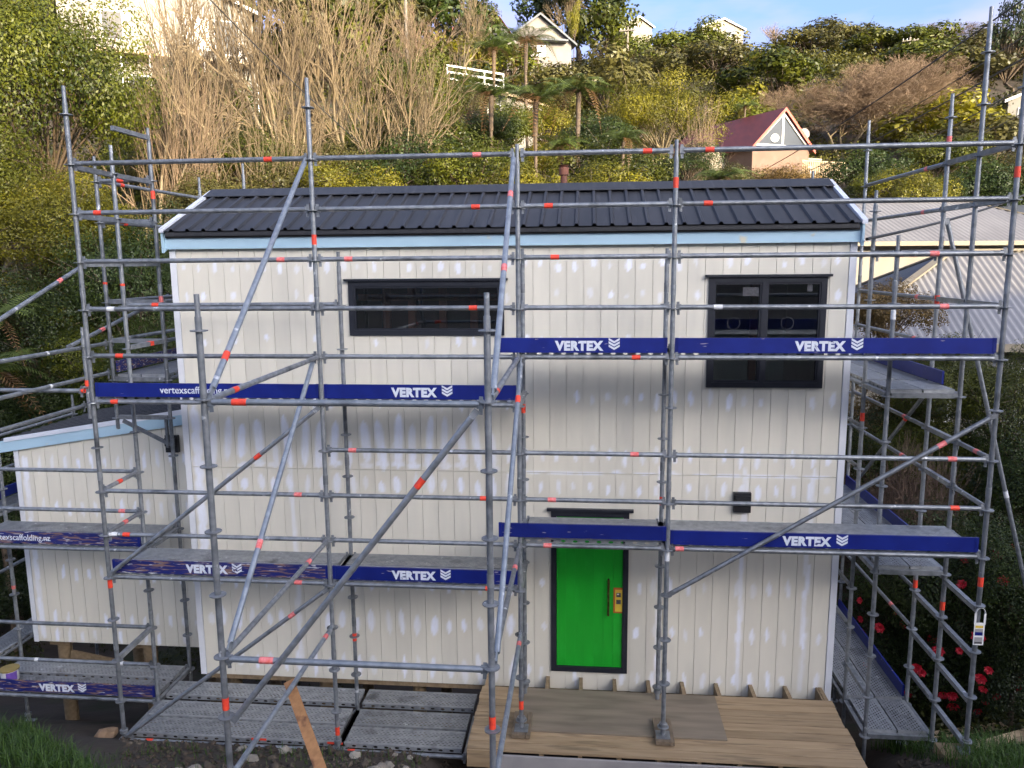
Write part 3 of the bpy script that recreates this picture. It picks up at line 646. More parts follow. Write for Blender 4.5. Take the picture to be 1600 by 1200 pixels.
# --- standards of the front run
X1, X2, X3, X4, X5 = -.31, 2.245, 4.33, 5.865, 8.98
def gz(x, y): return float(height(x, y))
standard(FS, X1, YA, gz(X1, YA)-.01, 7.15, [(1.8, 'orange')])
standard(FS, X2, YA, gz(X2, YA)-.01, 7.15, [(5.58, 'orange'), (.13, 'orange')])
standard(FS, X3, YA, DZ+.067, 6.47, [(.55, 'orange')])
standard(FS, X4, YA, DZ+.067, 6.48, [(6.08, 'orange'), (2.3, 'white_tape')])
standard(FS, X5, YA, gz(X5, YA)+.06, 7.35, [(6.12, 'orange'), (2.12, 'orange')])
standard(FS, X1-.04, YI, gz(X1, YI)-.01, 6.68, [(5.08, 'orange')])
standard(FS, X2-.01, YI, gz(X2, YI)-.01, 5.47, [(.86, 'orange')])
standard(FS, X3-.02, YI, DZ+.002, 5.48, [(3.7, 'orange')])
standard(FS, X4+.012, YI, DZ+.002, 5.47, [(2.65, 'orange')])
standard(FS, 2.25, YB, gz(2.25, YB)-.01, 5.13, [(1.98, 'orange')])
standard(FS, X3, YB, gz(X3, YB)-.01, 5.13, [(1.93, 'orange')])
# --- ledgers of the outer row
XS = [X1, X2, X3, X4, X5]
TP = {(8, 0): [(.83, 'orange')], (8, 1): [(.81, 'pink')], (8, 2): [(.82, 'orange')], (8, 3): [(.10, 'orange')], (7, 0): [(.10, 'orange')], (7, 1): [(.80, 'orange')], (7, 2): [(.20, 'orange')], (7, 3): [(.10, 'orange')],
      (6, 0): [(.86, 'pink')], (6, 1): [(.17, 'pink')], (6, 2): [(.24, 'orange')], (6, 3): [(.78, 'pink')], (5, 1): [(.78, 'orange')], (5, 0): [(.12, 'white_tape')], (5, 3): [(.82, 'pink'), (.14, 'white_tape')],
      (4, 0): [(.14, 'orange')], (4, 2): [(.77, 'orange')], (3, 0): [(.1, 'orange')], (2, 1): [(.15, 'pink')], (2, 2): [(.77, 'pink')], (2, 3): [(.88, 'pink')], (1, 2): [(.22, 'pink')], (1, 1): [(.82, 'orange')], (1, 0): [(.88, 'pink')], (1, 3): [(.9, 'orange')],
      (0, 0): [(.04, 'white_tape', .1), (.1, 'orange')], (0, 2): [(.19, 'pink')], (0, 3): [(.04, 'pink')], (-1, 1): [(.84, 'orange')], (-1, 0): [(.86, 'pink')], (-5, 0): [(.12, 'orange')]}
for k, bays in ((8, '0123'), (7, '0123'), (6, '0123'), (5, '0123'), (4, '0123'), (3, '01'), (2, '123'), (1, '0123'), (0, '0123'), (-1, '01'), (-5, '0')):
    for c_ in bays:
        i = int(c_); ledger(FS, (XS[i], YA, K(k)), (XS[i+1], YA, K(k)), TP.get((k, i), ()))
ledger(FS, (X2, YA, K(-5)), (3.74, YA, K(-5)), [(.1, 'orange')])
ledger(FS, (X1-.04, YI, K(5)), (X2-.01, YI, K(5)), [(.15, 'orange')])
for k in (3, -1): ledger(FS, (X1-.04, YI, K(k)), (X2-.01, YI, K(k))); ledger(FS, (X2-.01, YI, K(k)), (X3-.02, YI, K(k)))
for k in (4, 0): ledger(FS, (X3-.02, YI, K(k)), (X4+.012, YI, K(k))); ledger(FS, (X4+.012, YI, K(k)), (8.26, YI, K(k)))
# --- buttress bay
for k, tp in ((4, [(.13, 'orange', .11)]), (0, [(.17, 'pink', .11)])): ledger(FS, (2.25, YB, K(k)-.03), (X3, YB, K(k)-.03), tp, m='steel_new')
for xb, xa in ((2.25, X2), (X3, X3)):
    ledger(FS, (xb, YB, K(4)-.03), (xa, YA, K(4)), [(.2, 'orange')], name='transom')
    ledger(FS, (xb, YB, K(0)-.03), (xa, YA, K(0)), [(.75, 'pink')], name='transom')
    ledger(FS, (xb, YB, K(-2)-.03), (xa, YA, K(-2)), [(.9, 'pink')], name='transom', m='steel_new')
    brace(FS, (xb+.03, YB+.02, K(4)), (xa-.03, YA-.03, K(8)), [(.13, 'orange')] if xb < 3 else [(.78, 'pink'), (.45, 'pink')], m='steel_new')
    brace(FS, (xb+.03, YB+.02, K(0)), (xa+(-.045 if xb < 3 else .03), YA-.03, K(4)), [(.3, 'pink')] if xb < 3 else [(.82, 'orange')], m='steel_new')
brace(FS, (X3-.06, YB-.03, K(4)-.05), (2.30, YB-.03, K(-1)-.05), [(.22, 'orange')])
brace(FS, (X1, YA, K(-1)+.02), (X2, YA, K(3)-.02), [(.72, 'orange')], off=(0, -.04, 0))
brace(FS, (X1, YA, K(-5)+.03), (X2, YA, K(-1)-.03), [(.83, 'pink')], off=(0, -.04, 0))
brace(FS, (X4, YA, K(-1)+.0), (X5, YA, K(3)-.03), [(.84, 'pink')], off=(.0, -.045, 0))
# --- transoms, planks and toe boards
def bay_deck(par, xa, xb, k, wallplank=False, y0=YA, y1=YI):
    for x in (xa, xb): utran(par, (x, y0, K(k)), (x, y1, K(k)))
    z = K(k)+.062
    for y in (y0+.155+.06, y1-.155-.06): plank(par, ((xa+xb)/2, y, z), xb-xa-.10)
    if wallplank: plank(par, ((xa+xb)/2, y1+.23, z), xb-xa-.06)
for k in (3, -1):
    bay_deck(FS, X1, X2, k); bay_deck(FS, X2, X3, k)
bay_deck(FS, X1, X2, -5, True); bay_deck(FS, X2, 3.70, -5, True)
for k in (4, 0): bay_deck(FS, X3, X4, k); bay_deck(FS, X4, X5, k)
TY = YA+.042
def tz(k): return K(k)+.085
YT = YA+.012
toeboard(FS, (X1+.04, YT, K(3)+.055), (X2-.03, YT, K(3)+.055), words='WEB', at=.295)
toeboard(FS, (X2+.03, YT, K(3)+.055), (X3-.03, YT, K(3)+.055), words='VERTEX', at=.36)
toeboard(FS, (X3-.24, YT-.045, K(4)+.05), (X4-.05, YT-.045, K(4)+.05), words='VERTEX', at=.36)
toeboard(FS, (X4+.03, YT, K(4)+.045), (X5-.05, YT, K(4)+.045), words='VERTEX', at=.385)
toeboard(FS, (X1+.05, YT, K(-1)+.05), (X2-.02, YT, K(-1)+.05), words='VERTEX', at=.35, worn=True)
toeboard(FS, (X2+.03, YT, K(-1)+.05), (X3-.03, YT, K(-1)+.05), words='VERTEX', at=.33)
toeboard(FS, (X3-.22, YT-.045, K(0)+.10), (X4-.02, YT-.045, K(0)+.10))
toeboard(FS, (X4+.03, YT, K(0)+.045), (X5-.05, YT, K(0)+.045), words='VERTEX', at=.375)
for x, k in ((4.95, 4), (7.2, 4), (7.12, 0), (3.42, -1), (2.1, -5), (1.2, -5)):
    MB().box(x, x+.18, YA+.052, YA+.056, K(k)+.04, K(k)+.066).build('plank_mark', MT['orange'], FS)
# --- scaffold tag
tg = MB(); n = 14
pts = [(.045*math.cos(t), .06*math.sin(t)+.10) for t in np.linspace(0, math.pi, n)]
for (a, b), (c_, d_) in zip(pts, pts[1:]): tg.bar((a, 0, b), (c_, 0, d_), .004, .022, (0, 1, 0))
tg.box(-.055, -.035, -.002, .002, .0, .1); tg.box(.035, .055, -.002, .002, .0, .1); tg.box(-.055, .055, -.002, .002, -.02, 0); tg.box(-.05, .05, -.002, .002, -.24, -.02)
T_ = [(v[0]+X5+.005, v[1]+YA-.045, v[2]+1.70) for v in tg.v]; tg.v = T_
tgo = tg.build('scaffold_tag', MT['white']); tag(tgo, 'white inspection tag hanging on the rightmost scaffold upright', 'tag')
for z0_, z1_, m_ in ((1.645, 1.67, 'yellow'), (1.575, 1.635, 'sheet'), (1.565, 1.60, 'blue'), (1.49, 1.545, 'sheet'), (1.475, 1.495, 'print')):
    MB().box(X5-.035, X5+.04, YA-.0492-(.0006 if m_ in ('blue', 'print') else 0), YA-.0475, z0_, z1_).build('tag_print', MT[m_], tgo)
# --- right side run
XR0, XR1, YR1, YR2 = 8.26, 9.0, .2, 2.77
for x, y, z1, tp in ((XR0, YI, 5.58, [(4.75, 'white_tape')]), (XR1, YI, 7.8, [(1.5, 'orange')]), (XR0, YR1, 6.1, [(3.5, 'orange')]), (XR1, YR1, 7.12, [(6.62, 'pink'), (4.87, 'orange'), (1.45, 'orange')]), (XR1, YR2, 7.28, []), (XR0, YR2, 6.6, [(5.2, 'orange')])):
    standard(RS, x, y, gz(x, y)-.01, z1, tp)
XO = X5+.01
for k in (8, 7, 6, 5): utran(RS, (XO, YA, K(k)), (XR1, YI, K(k))); utran(RS, (XR1, YI, K(k)), (XR1, YR1, K(k)))
for k, yk in ((8, 1), (7, 1), (5, 1), (4, 1)): ledger(RS, (XR1, YR1, K(k)), (XR1, YR2, K(k)), [(.2, 'pink')])
for k in (2, 1): ledger(RS, (XO, YA, K(k)), (XR1, YI, K(k)), [(.4, 'pink')] if k == 2 else []); utran(RS, (XR1, YI, K(k)), (XR1, YR1, K(k)))
for k in (2, 1, -2, -3): ledger(RS, (XR1, YR1, K(k)), (XR1, YR2, K(k)), [(.25, 'pink')]); ledger(RS, (XR0, YR1, K(k)), (XR0, YR2, K(k)))
for k in (-1, -2, -3, -4): utran(RS, (XO, YA, K(k)-.08), (XR1, YI, K(k)-.08)); utran(RS, (XR1, YI, K(k)-.05), (XR1, YR1, K(k)-.05))
for k in (-4, ): utran(RS, (XR0, YI, K(k)), (XR0, YR1, K(k)))
utran(RS, (XR0, YI, K(6)+.02), (XR1, YI, K(6)+.02)); ledger(RS, (XR0, YR1, K(6)), (XR1, YR1, K(6)), [(.4, 'pink'), (.6, 'pink')]); utran(RS, (XR0, YI, K(6)+.02), (XR0, YR1, K(6)+.02))
for k in (3, -1, -5):
    for y in (YI, YR1, YR2): utran(RS, (XR0, y, K(k)), (XR1, y, K(k)))
    for x in (XR0, XR1): ledger(RS, (x, YR1, K(k)), (x, YR2, K(k))); utran(RS, (x, YI, K(k)), (x, YR1, K(k)))
    z = K(k)+.062
    for x in (XR0+.20, XR1-.20):
        plank(RS, (x, (YI+YR1)/2, z), YR1-YI-.06, 'y'); plank(RS, (x, (YR1+YR2)/2, z), YR2-YR1-.06, 'y')
    q = MB().bar((XR1-.03, (YI if k == 3 else YR1)+(.35 if k == 3 else .04), z+.08), (XR1-.03, YR2-.04, z+.08), .022, .15); q.build('toe_board', MT['blue'], RS)
brace(RS, (XR1+.03, YR1, 5.8), (10.85, YR1, gz(10.85, YR1)+.02), [(.5, 'white_tape')])
brace(RS, (XR1+.04, YR1+.08, 3.85), (XR1+.04, YR2, 1.85), [(.25, 'orange')])
# --- left return over the annex
XL0, XL1, YL1, YL2 = -.36, -1.09, .3, 2.95
standard(LS, XL0, YL1, gz(XL0, YL1)-.01, 7.0, [(6.2, 'orange'), (4.9, 'pink')])
standard(LS, XL1, YL1, 3.2, 6.68, [(5.08, 'orange')], base=False)
standard(LS, XL1, -.24, 3.45, 4.6, [(3.9, 'orange')], base=False)
standard(LS, XL0, YL2, 3.45, 6.9, base=False); standard(LS, XL1, YL2, 3.2, 6.7, base=False)
utran(LS, (XL1, YL1, K(2)), (XL0, YL1, K(2)))
q = MB(); q.bar((XL1+.08, YL1, K(2)-.05), (XL0-.03, YL1, K(2)-.36), .03, .045); q.bar((XL0-.06, YL1, K(2)-.02), (XL0-.06, YL1, K(2)-.4), .03, .045, (0, 1, 0)); q.build('bracket', MT['steel'], LS)
for k in (8, 7, 6): utran(LS, (X1, YA, K(k)-.03), (X1-.04, YI, K(k)-.03)); utran(LS, (X1-.04, YI, K(k)-.03), (XL0, YL1, K(k)-.03))
utran(LS, (XL0, YI+.05, K(9)), (XL0, YL1, K(9)))
for k in (8, 7): ledger(LS, (XL1, YL1, K(k)), (XL1, YL2, K(k)), [(.2, 'orange')]); ledger(LS, (XL1, YL1, K(k)), (XL0, YL1, K(k)), [(.45, 'orange')])
for k in (5, 4): utran(LS, (XL1, YL1, K(k)), (XL0, YL1, K(k))); ledger(LS, (XL1, YL1, K(k)), (XL1, YL2, K(k))); ledger(LS, (XL0, YL1, K(k)), (XL0, YL2, K(k)))
utran(LS, (X1-.04, YI, K(4)), (XL0, YL1, K(4)), tapes=[(.6, 'orange')])
for y in (YL1, YL2): utran(LS, (XL1, y, K(3)), (XL0, y, K(3)))
for x in (XL0, XL1): ledger(LS, (x, YL1, K(3)), (x, YL2, K(3)))
for x in (XL0-.2, XL1+.2): plank(LS, (x, (YL1+YL2)/2, K(3)+.062), YL2-YL1-.06, 'y')
MB().bar((XL1+.03, YL1+.04, K(3)+.16), (XL1+.03, YL2-.04, K(3)+.16), .022, .15).build('toe_board', MT['blue_worn'], LS)
for z in (4.35, 3.97): ledger(LS, (XL1-.03, -2.6, z), (XL1-.03, YL1, z), [(.6, 'white_tape', .04)])
ledger(LS, (XL1-.03, -2.6, 3.63), (XL1-.03, -.24, 3.64)); ledger(LS, (-3.6, -.9, 3.93), (-.66, -.9, 3.93), [(.99, 'orange', .03)])
brace(LS, (XL1-.05, -2.6, 4.36), (XL1-.05, .1, 5.39), [(.78, 'pink')]); brace(LS, (XL1-.05, -.5, 4.37), (XL1-.05, 1.9, 4.9), [(.3, 'pink')])
for y in (-2.6, ): standard(LS, XL1-.03, y, gz(XL1, y)-.01, 5.0); standard(LS, -3.6, -.9, gz(-3.6, -.9), 4.6)
# --- annex front bay (continues from the inner row)
XQ = -2.82; XI1 = X1-.04
standard(LS, XQ, YL1, gz(XQ, YL1)-.01, 3.0, [(1.0, 'pink')]); standard(LS, XQ, YI, gz(XQ, YI)-.01, 3.3)
for k, tp in ((1, []), (0, [(.9, 'pink')]), (-3, []), (-4, [(.82, 'white_tape', .06), (.36, 'white_tape', .05)]), (-1, []), (-5, [])):
    ledger(LS, (XQ, YI, K(k)), (XI1, YI, K(k)), tp)
for k, tp in ((1, [(.45, 'orange')]), (0, [(.5, 'pink')])): ledger(LS, (X1, YA, K(k)), (XI1, YI, K(k)), tp, name='transom')
utran(LS, (X1, YA, K(-3)), (XI1, YI, K(-3)))
for k in (-1, -5):
    for x in (XQ, XI1): utran(LS, (x, YI, K(k)), (x if x == XQ else XL0, YL1, K(k)))
    ledger(LS, (XQ, YL1, K(k)), (XL0, YL1, K(k)))
    for y in (YI+.215, YL1-.215): plank(LS, ((XQ+XI1)/2, y, K(k)+.062), XI1-XQ-.10)
toeboard(LS, (XQ+.1, YI+.012, K(-1)+.05), (XI1-.06, YI+.012, K(-1)+.05), words='WEB', at=.145, worn=True)
toeboard(LS, (XQ+.1, YI+.012, K(-5)+.05), (XI1-.04, YI+.012, K(-5)+.05), words='VERTEX', at=.335, worn=True)
MB().box(-1.85, -1.67, YI+.052, YI+.056, K(-1)+.03, K(-1)+.06).build('plank_mark', MT['orange'], LS)
# annex left-hand run
XM = -3.58
for y in (YL1, YL2): standard(LS, XM, y, gz(XM, y)-.01, 3.2); 
standard(LS, -3.2, YL2, gz(-3.2, YL2)-.01, 3.2)
for k in (-1, -5):
    for y in (YL1, YL2): utran(LS, (XM, y, K(k)), (-3.18, y, K(k)))
    ledger(LS, (-3.2, YL1, K(k)), (-3.2, YL2, K(k)))
    for x in (XM+.18, -3.2-.15): plank(LS, (x if k == -1 else x, (YL1+YL2)/2, K(k)+.062), YL2-YL1-.06, 'y', width=.3 if k == -1 else .3)
for k in (1, 0, -3): ledger(LS, (XM, YL1, K(k)), (XM, YL2, K(k)))
MB().bar((XM+.03, YL1+.04, K(-1)+.16), (XM+.03, YL2-.04, K(-1)+.16), .022, .15).build('toe_board', MT['blue'], LS)

# ------------------------------------------------------------------ loose things on site
tb = MB(); a = Vector(onY(452, 1066, -2.35)); b = Vector(onY(512, 1206, -3.35)); b.z = gz(b.x, b.y)+.02
d = (b-a).normalized(); tb.bar(a, b+d*.5, .10, .045, up=(0, -.5, .8)); o = tb.build('timber_plank', MT['plank'], base=True); tag(o, 'orange-brown timber plank propped against the lower scaffold deck', 'plank')
pb = Vector((-2.53, -.28, K(-5)+.063)); pail = empty('paint_pail', pb, 'white and purple paint pail with mustard lid on the lowest deck', 'pail')
MB().tube(pb, pb+Vector((0, 0, .15)), .10, .11, n=20).build('body', MT['bucket'], pail)
MB().tube(pb+Vector((0, 0, .15)), pb+Vector((0, 0, .165)), .117, n=20).build('lid', MT['mustard'], pail)
lb = MB(); n = 8
for i in range(n):
    t0, t1 = [R(-75+70*j/n) for j in (i, i+1)]
    lb.add([pb+Vector((r_*math.cos(t), r_*math.sin(t), z)) for r_, z in ((.1035, .02), (.1115, .14)) for t in (t0, t1)], [(0, 1, 3, 2)])
lb.build('label', MT['purple'], pail)
def rock(x, y, r_, m, name='stone', sq=.7):
    import bmesh
    bm = bmesh.new(); bmesh.ops.create_icosphere(bm, subdivisions=2, radius=r_); s = random.random()*50
    for v in bm.verts:
        q = v.co.normalized(); k = 1+.22*math.sin(3*q.x+s)*math.cos(2*q.y+s)+.15*math.sin(5*q.z+2*s+q.x*3); v.co = Vector((v.co.x*k*1.15, v.co.y*k, v.co.z*k*sq))
    me = bpy.data.meshes.new(name); bm.to_mesh(me); bm.free(); return link(name, me, m, None, (x, y, gz(x, y)+r_*sq*.35), (0, 0, random.random()*6))
bd = rock(-.72, -1.05, .12, MT['boulder'], 'boulder'); tag(bd, 'rounded tan boulder on the bare soil left of the lowest deck', 'boulder')
for i in range(46):
    px_ = random.choice([random.uniform(190, 760), random.uniform(560, 740)]); y = random.uniform(-3.6, -1.5); x = 5+(px_-800)/1208*(y+9.1)*1.03-.09*(y+9.1)
    if 3.6 < x < 8.2 and y > -1.8: continue
    tag(rock(x, y, random.uniform(.025, .075), MT['stone']), 'small pale stone scattered in the dirt below the front scaffold', 'stone', 'stones in the dirt below the scaffold')
ob = [('weathered plank lying on the slope behind the right-hand scaffold', 10.3, .2, .7, 2.2, .25), ('pale plank leaning across rubble right of the tagged upright', 10.7, -.2, -.5, 1.9, .3), ('short board half buried under the flowering shrub', 10.0, .9, .4, 1.6, .18)]
for lab, x, y, an, L_, ris in ob:
    z = gz(x, y); v = Vector((math.cos(an), math.sin(an), 0))*L_/2
    p0, p1 = Vector((x, y, z))-v, Vector((x, y, z))+v; p0.z = gz(p0.x, p0.y)+.05; p1.z = gz(p1.x, p1.y)+.05+ris
    tag(MB().bar(p0, p1, .12, .03).build('loose_board', MT['rail_wood'], base=True), lab, 'board', 'loose boards on the right-hand slope')
b = MB(); z = gz(X5, YA); b.box(X5-.25, X5+.07, YA-.12, YA+.14, z-.06, z+.055); tag(b.build('timber_block', MT['joist'], base=True), 'pale timber block under the tagged upright on the grass', 'block')
fp = onY(881, 280, 1.75); fz = RIDGE_Z-(1.75-RIDGE_Y)*math.tan(ang)
fl = MB().tube((fp[0], 1.75, fz-.05), (fp[0], 1.75, 6.50), .045).build('flue', MT['rust'], house)
MB().tube((fp[0], 1.75, 6.50), (fp[0], 1.75, 6.60), .065).tube((fp[0], 1.75, 6.605), (fp[0], 1.75, 6.63), .05, .075).build('cowl', MT['rust'], fl)

# ------------------------------------------------------------------ background buildings
def local(o, yaw): 
    c_, s_ = math.cos(yaw), math.sin(yaw)
    return lambda x, y, z: (o[0]+x*c_-y*s_, o[1]+x*s_+y*c_, o[2]+z)
def lbox(L, x0, x1, y0, y1, z0, z1):
    v = [L(x, y, z) for x in (x0, x1) for y in (y0, y1) for z in (z0, z1)]
    return MB().add(v, [(0, 1, 3, 2), (4, 6, 7, 5), (0, 4, 5, 1), (2, 3, 7, 6), (0, 2, 6, 4), (1, 5, 7, 3)])
def lpoly(L, pts, off):
    q = MB(); n = len(pts); v = [L(*p) for p in pts]+[L(p[0]+off[0], p[1]+off[1], p[2]+off[2]) for p in pts]
    return q.add(v, [tuple(range(n-1, -1, -1)), tuple(range(n, 2*n))]+[(i, (i+1) % n, (i+1) % n+n, i+n) for i in range(n)])
def gable_house(name, o, yaw, wd, ln, eave, rise, wall, roofm, label, wins=(), over=.35, trim='white', sides=(), flash=None):
    """front gable faces local -y; o = centre of the front wall at floor level"""
    L = local(o, yaw); h = empty(name, o, label, 'house'); w2 = wd/2
    foot = -3.0
    lpoly(L, [(-w2, 0, foot), (w2, 0, foot), (w2, 0, eave), (0, 0, eave+rise), (-w2, 0, eave)], (0, ln, 0)).build('wall', MT[wall], h)
    e = over*rise/w2; rf = None
    for s in (-1, 1):
        q = lpoly(L, [(s*(w2+over), -over, eave-e+.04), (0, -over, eave+rise+.04), (0, -over, eave+rise+.16), (s*(w2+over), -over, eave-e+.16)], (0, ln+2*over, 0))
        rf = q.build('roof', MT[roofm], h)
        if trim: lpoly(L, [(s*(w2+over), -over-.03, eave-e-.08), (0, -over-.03, eave+rise-.08), (0, -over-.03, eave+rise+.18), (s*(w2+over), -over-.03, eave-e+.18)], (0, .028, 0)).build('barge_board', MT[trim], h)
    for iw, (x0, x1, z0, z1) in enumerate(wins):
        f_ = lbox(L, x0-.08, x1+.08, -.07, -.004, z0-.08, z1+.08).build('window', MT['white'], h)
        lbox(L, x0, x1, -.085, -.072, z0, z1).build('pane', MT['pane' if flash is None or iw in flash else 'pane_dull'], f_)
    for (y0, y1, z0, z1, s) in sides:
        xx = s*w2
        f_ = lbox(L, min(xx, xx+s*.07)+s*.004, max(xx, xx+s*.07), y0-.08, y1+.08, z0-.08, z1+.08).build('window', MT['white'], h)
        lbox(L, min(xx+s*.072, xx+s*.085), max(xx+s*.072, xx+s*.085), y0, y1, z0, z1).build('pane', MT['pane'], f_)
    return h, L
# red-roofed house
p = onY(1221, 230, 48); yawr = R(30)
wdt = 5.1
rh, L = gable_house('cottage', (p[0], 48, p[2]-4.2), yawr, wdt, 10, 4.2, 2.45, 'render', 'red_roof', 'brown cottage with steep red roof and glazed gable above the dark roof ridge', trim='red_trim', over=.3)
ez, rz_, w2 = 4.2, 2.45, wdt/2
gl = lpoly(L, [(-w2+.35, -.06, ez+.12), (w2-.35, -.06, ez+.12), (0, -.06, ez+rz_-.35)], (0, .05, 0)).build('gable_window', MT['pane'], rh)
for (x0, z0, x1, z1) in ((-w2+.2, ez+.08, 0, ez+rz_-.2), (0, ez+rz_-.2, w2-.2, ez+.08), (-w2+.2, ez+.06, w2-.2, ez+.06), (0, ez+.08, 0, ez+rz_-.25)):
    MB().bar(L(x0, -.09, z0), L(x1, -.09, z1), .06, .14, up=L(0, 0, 1) and (0, 0, 1) if x0 != x1 else (1, 0, 0)).build('glazing_bar', MT['white'], gl)
dsh = MB(); c_ = Vector(L(w2+.65, 1.2, ez+1.25)); dsh.tube(c_, c_+Vector((.05, -.12, .03)), .1, .38, n=16); dsh.tube(c_, c_-Vector((.0, 0, 1.2)), .03); dsh.build('satellite_dish', MT['grey_wall'], rh)
gl2 = MB(); c_ = Vector(L(-.8, -.2, ez+.55)); gl2.tube(c_, c_+Vector((0, .06, 0)), .28, n=16); gl2.build('globe_lamp', MT['white'], rh)
lbox(L, w2+.004, w2+1.9, 1.2, 4, -.5, 3.6).build('porch', MT['render'], rh); pw = lbox(L, w2+.7, w2+1.5, 1.12, 1.196, 2.2, 3.2).build('window', MT['white'], rh); lbox(L, w2+.85, w2+1.35, 1.10, 1.118, 2.35, 3.05).build('pane', MT['pane'], pw)
lbox(L, w2-.1, w2+2.2, .9, 4.1, 3.62, 3.75).build('porch_roof', MT['cream_wall'], rh)
lbox(L, .3, 4.6, -1.6, .0-.004, 1.75, 1.9).build('balcony_floor', MT['rail_wood'], rh)
for x in np.arange(.4, 4.6, .17): lbox(L, x, x+.10, -1.62, -1.58, 1.92, 3.1).build('baluster', MT['rail_wood'], rh)
lbox(L, .3, 4.65, -1.63, -1.57, 3.102, 3.18).build('handrail', MT['rail_wood'], rh)
lpoly(L, [(-w2-2.6, 5, 2.6), (-w2-.0, 5, 4.0), (-w2-.0, 5, -2), (-w2-2.6, 5, -2)], (0, 5, 0)).build('side_wing', MT['render_dark'], rh)
lpoly(L, [(-w2-2.9, 2.6, 2.75), (-w2-1.2, 2.6, 4.6), (-w2+.3, 2.6, 2.75)], (0, .15, 0)).build('dormer', MT['cream_wall'], rh)
# houses higher on the hill
p = onY(843, 80, 92)
gh, L = gable_house('hill_house', (p[0], 92, p[2]-.3), R(18), 8.2, 10, 1.5, 3.0, 'grey_wall', 'slate_and_shade', 'grey plastered house with dark gable roof high above the tree ferns', over=.6, trim='slate_and_shade', wins=[(-.6, .7, -.3, .9)])
lbox(L, -1.0, 3.4, -1.2, -.004, 1.35, 1.55).build('canopy', MT['slate_and_shade'], gh)
p = onY(778, 48, 120)
gable_house('hill_house', (p[0], 120, p[2]-1.2), R(60), 7, 9, 1.2, 2.0, 'cream_wall', 'tile_roof', 'house with terracotta tiled roof below the gap of blue sky', trim=None)
p = onY(998, 40, 128)
gable_house('hill_house', (p[0], 128, p[2]-1.6), R(25), 5, 7, 1.6, 1.3, 'cream_wall', 'slate_and_shade', 'pale cream house on the skyline right of the dark green trees', wins=[(-1.5, -.5, .5, 1.3), (.5, 1.5, .5, 1.3)])
p = onY(1130, 48, 132)
gable_house('hill_house', (p[0], 132, p[2]-1.0), R(20), 7.6, 8, 1.4, 1.4, 'cream_wall', 'white', 'beige low-gabled house alone on the skyline ridge', wins=[(-2.6, -.8, .2, 1.1), (.6, 2.4, .2, 1.1)])
# white weatherboard house top left whose window flashes in the sun
p = onY(268, 150, 50); yaww = R(31.5)
wh, L = gable_house('villa', (p[0]-.5, 50, p[2]-1.5), yaww, 13.5, 8, 8.3, 2.6, 'white_wall', 'slate_and_shade', 'white two-storey house behind bare trees with a window flashing in the sun', trim='white',
    wins=[(1.6, 3.4, 5.2, 7.4), (3.9, 5.6, 5.0, 7.4), (-3.9, -2.6, 5.3, 7.2), (-5.4, -4.2, 1.2, 3.0), (-2.4, -1.0, 1.0, 2.8), (1.0, 2.2, 1.0, 2.8)], over=.5, flash=(0, ))
lbox(L, -6.8, 6.8, -1.5, -.09, 4.05, 4.25).build('veranda_floor', MT['rail_wood'], wh)
for x in np.arange(-6.7, 6.8, 1.9): lbox(L, x, x+.1, -1.48, -1.38, -1.5, 4.04).build('veranda_post', MT['white'], wh)
# small white house between the evergreens
p = onY(750, 200, 52)
mh, L = gable_house('villa', (p[0]+.2, 52, p[2]-.6), R(-30), 4.6, 5, 2.7, .9, 'white_wall', 'rail_wood', 'small white house half hidden behind the tree fern trunks', wins=[(-1.6, -.9, .9, 2.1), (-.3, .5, 1.1, 2.0), (1.1, 1.7, .9, 2.1)], trim='rail_wood')
for x in np.arange(-2.2, 2.3, .16): lbox(L, x, x+.05, -1.5, -1.45, -.2, .9).build('baluster', MT['frame'], mh)
lbox(L, -2.25, 2.4, -1.52, -1.43, .9, .97).build('handrail', MT['frame'], mh); lbox(L, -2.25, 2.4, -1.5, -.004, -.4, -.2).build('veranda_floor', MT['rail_wood'], mh)
q = onY(735, 112, 56); lr = empty('deck_rail', (q[0], 56, q[2]-1.2), 'white timber deck railing above the small white house', 'railing')
for z in (0, -.5, -1.0): MB().bar((q[0]-1.9, 56, q[2]+.55+z), (q[0]+2.6, 56.8, q[2]-.1+z), .08, .14).build('rail', MT['white'], lr)
for t in (0, .33, .66, 1): MB().bar((q[0]-1.9+4.5*t, 56.05+.8*t, q[2]+.6-.65*t), (q[0]-1.9+4.5*t, 56.05+.8*t, q[2]-2.6-.65*t), .1, .1, (0, 1, 0)).build('post', MT['white'], lr)
q = onY(1597, 165, 70); gable_house('hill_house', (q[0]+1.5, 70, q[2]-2.0), R(-15), 5, 6, 2.6, 1.0, 'white_wall', 'slate_and_shade', 'small white building at the right edge among olive trees', wins=[(-1.6, -.6, .8, 1.8)])
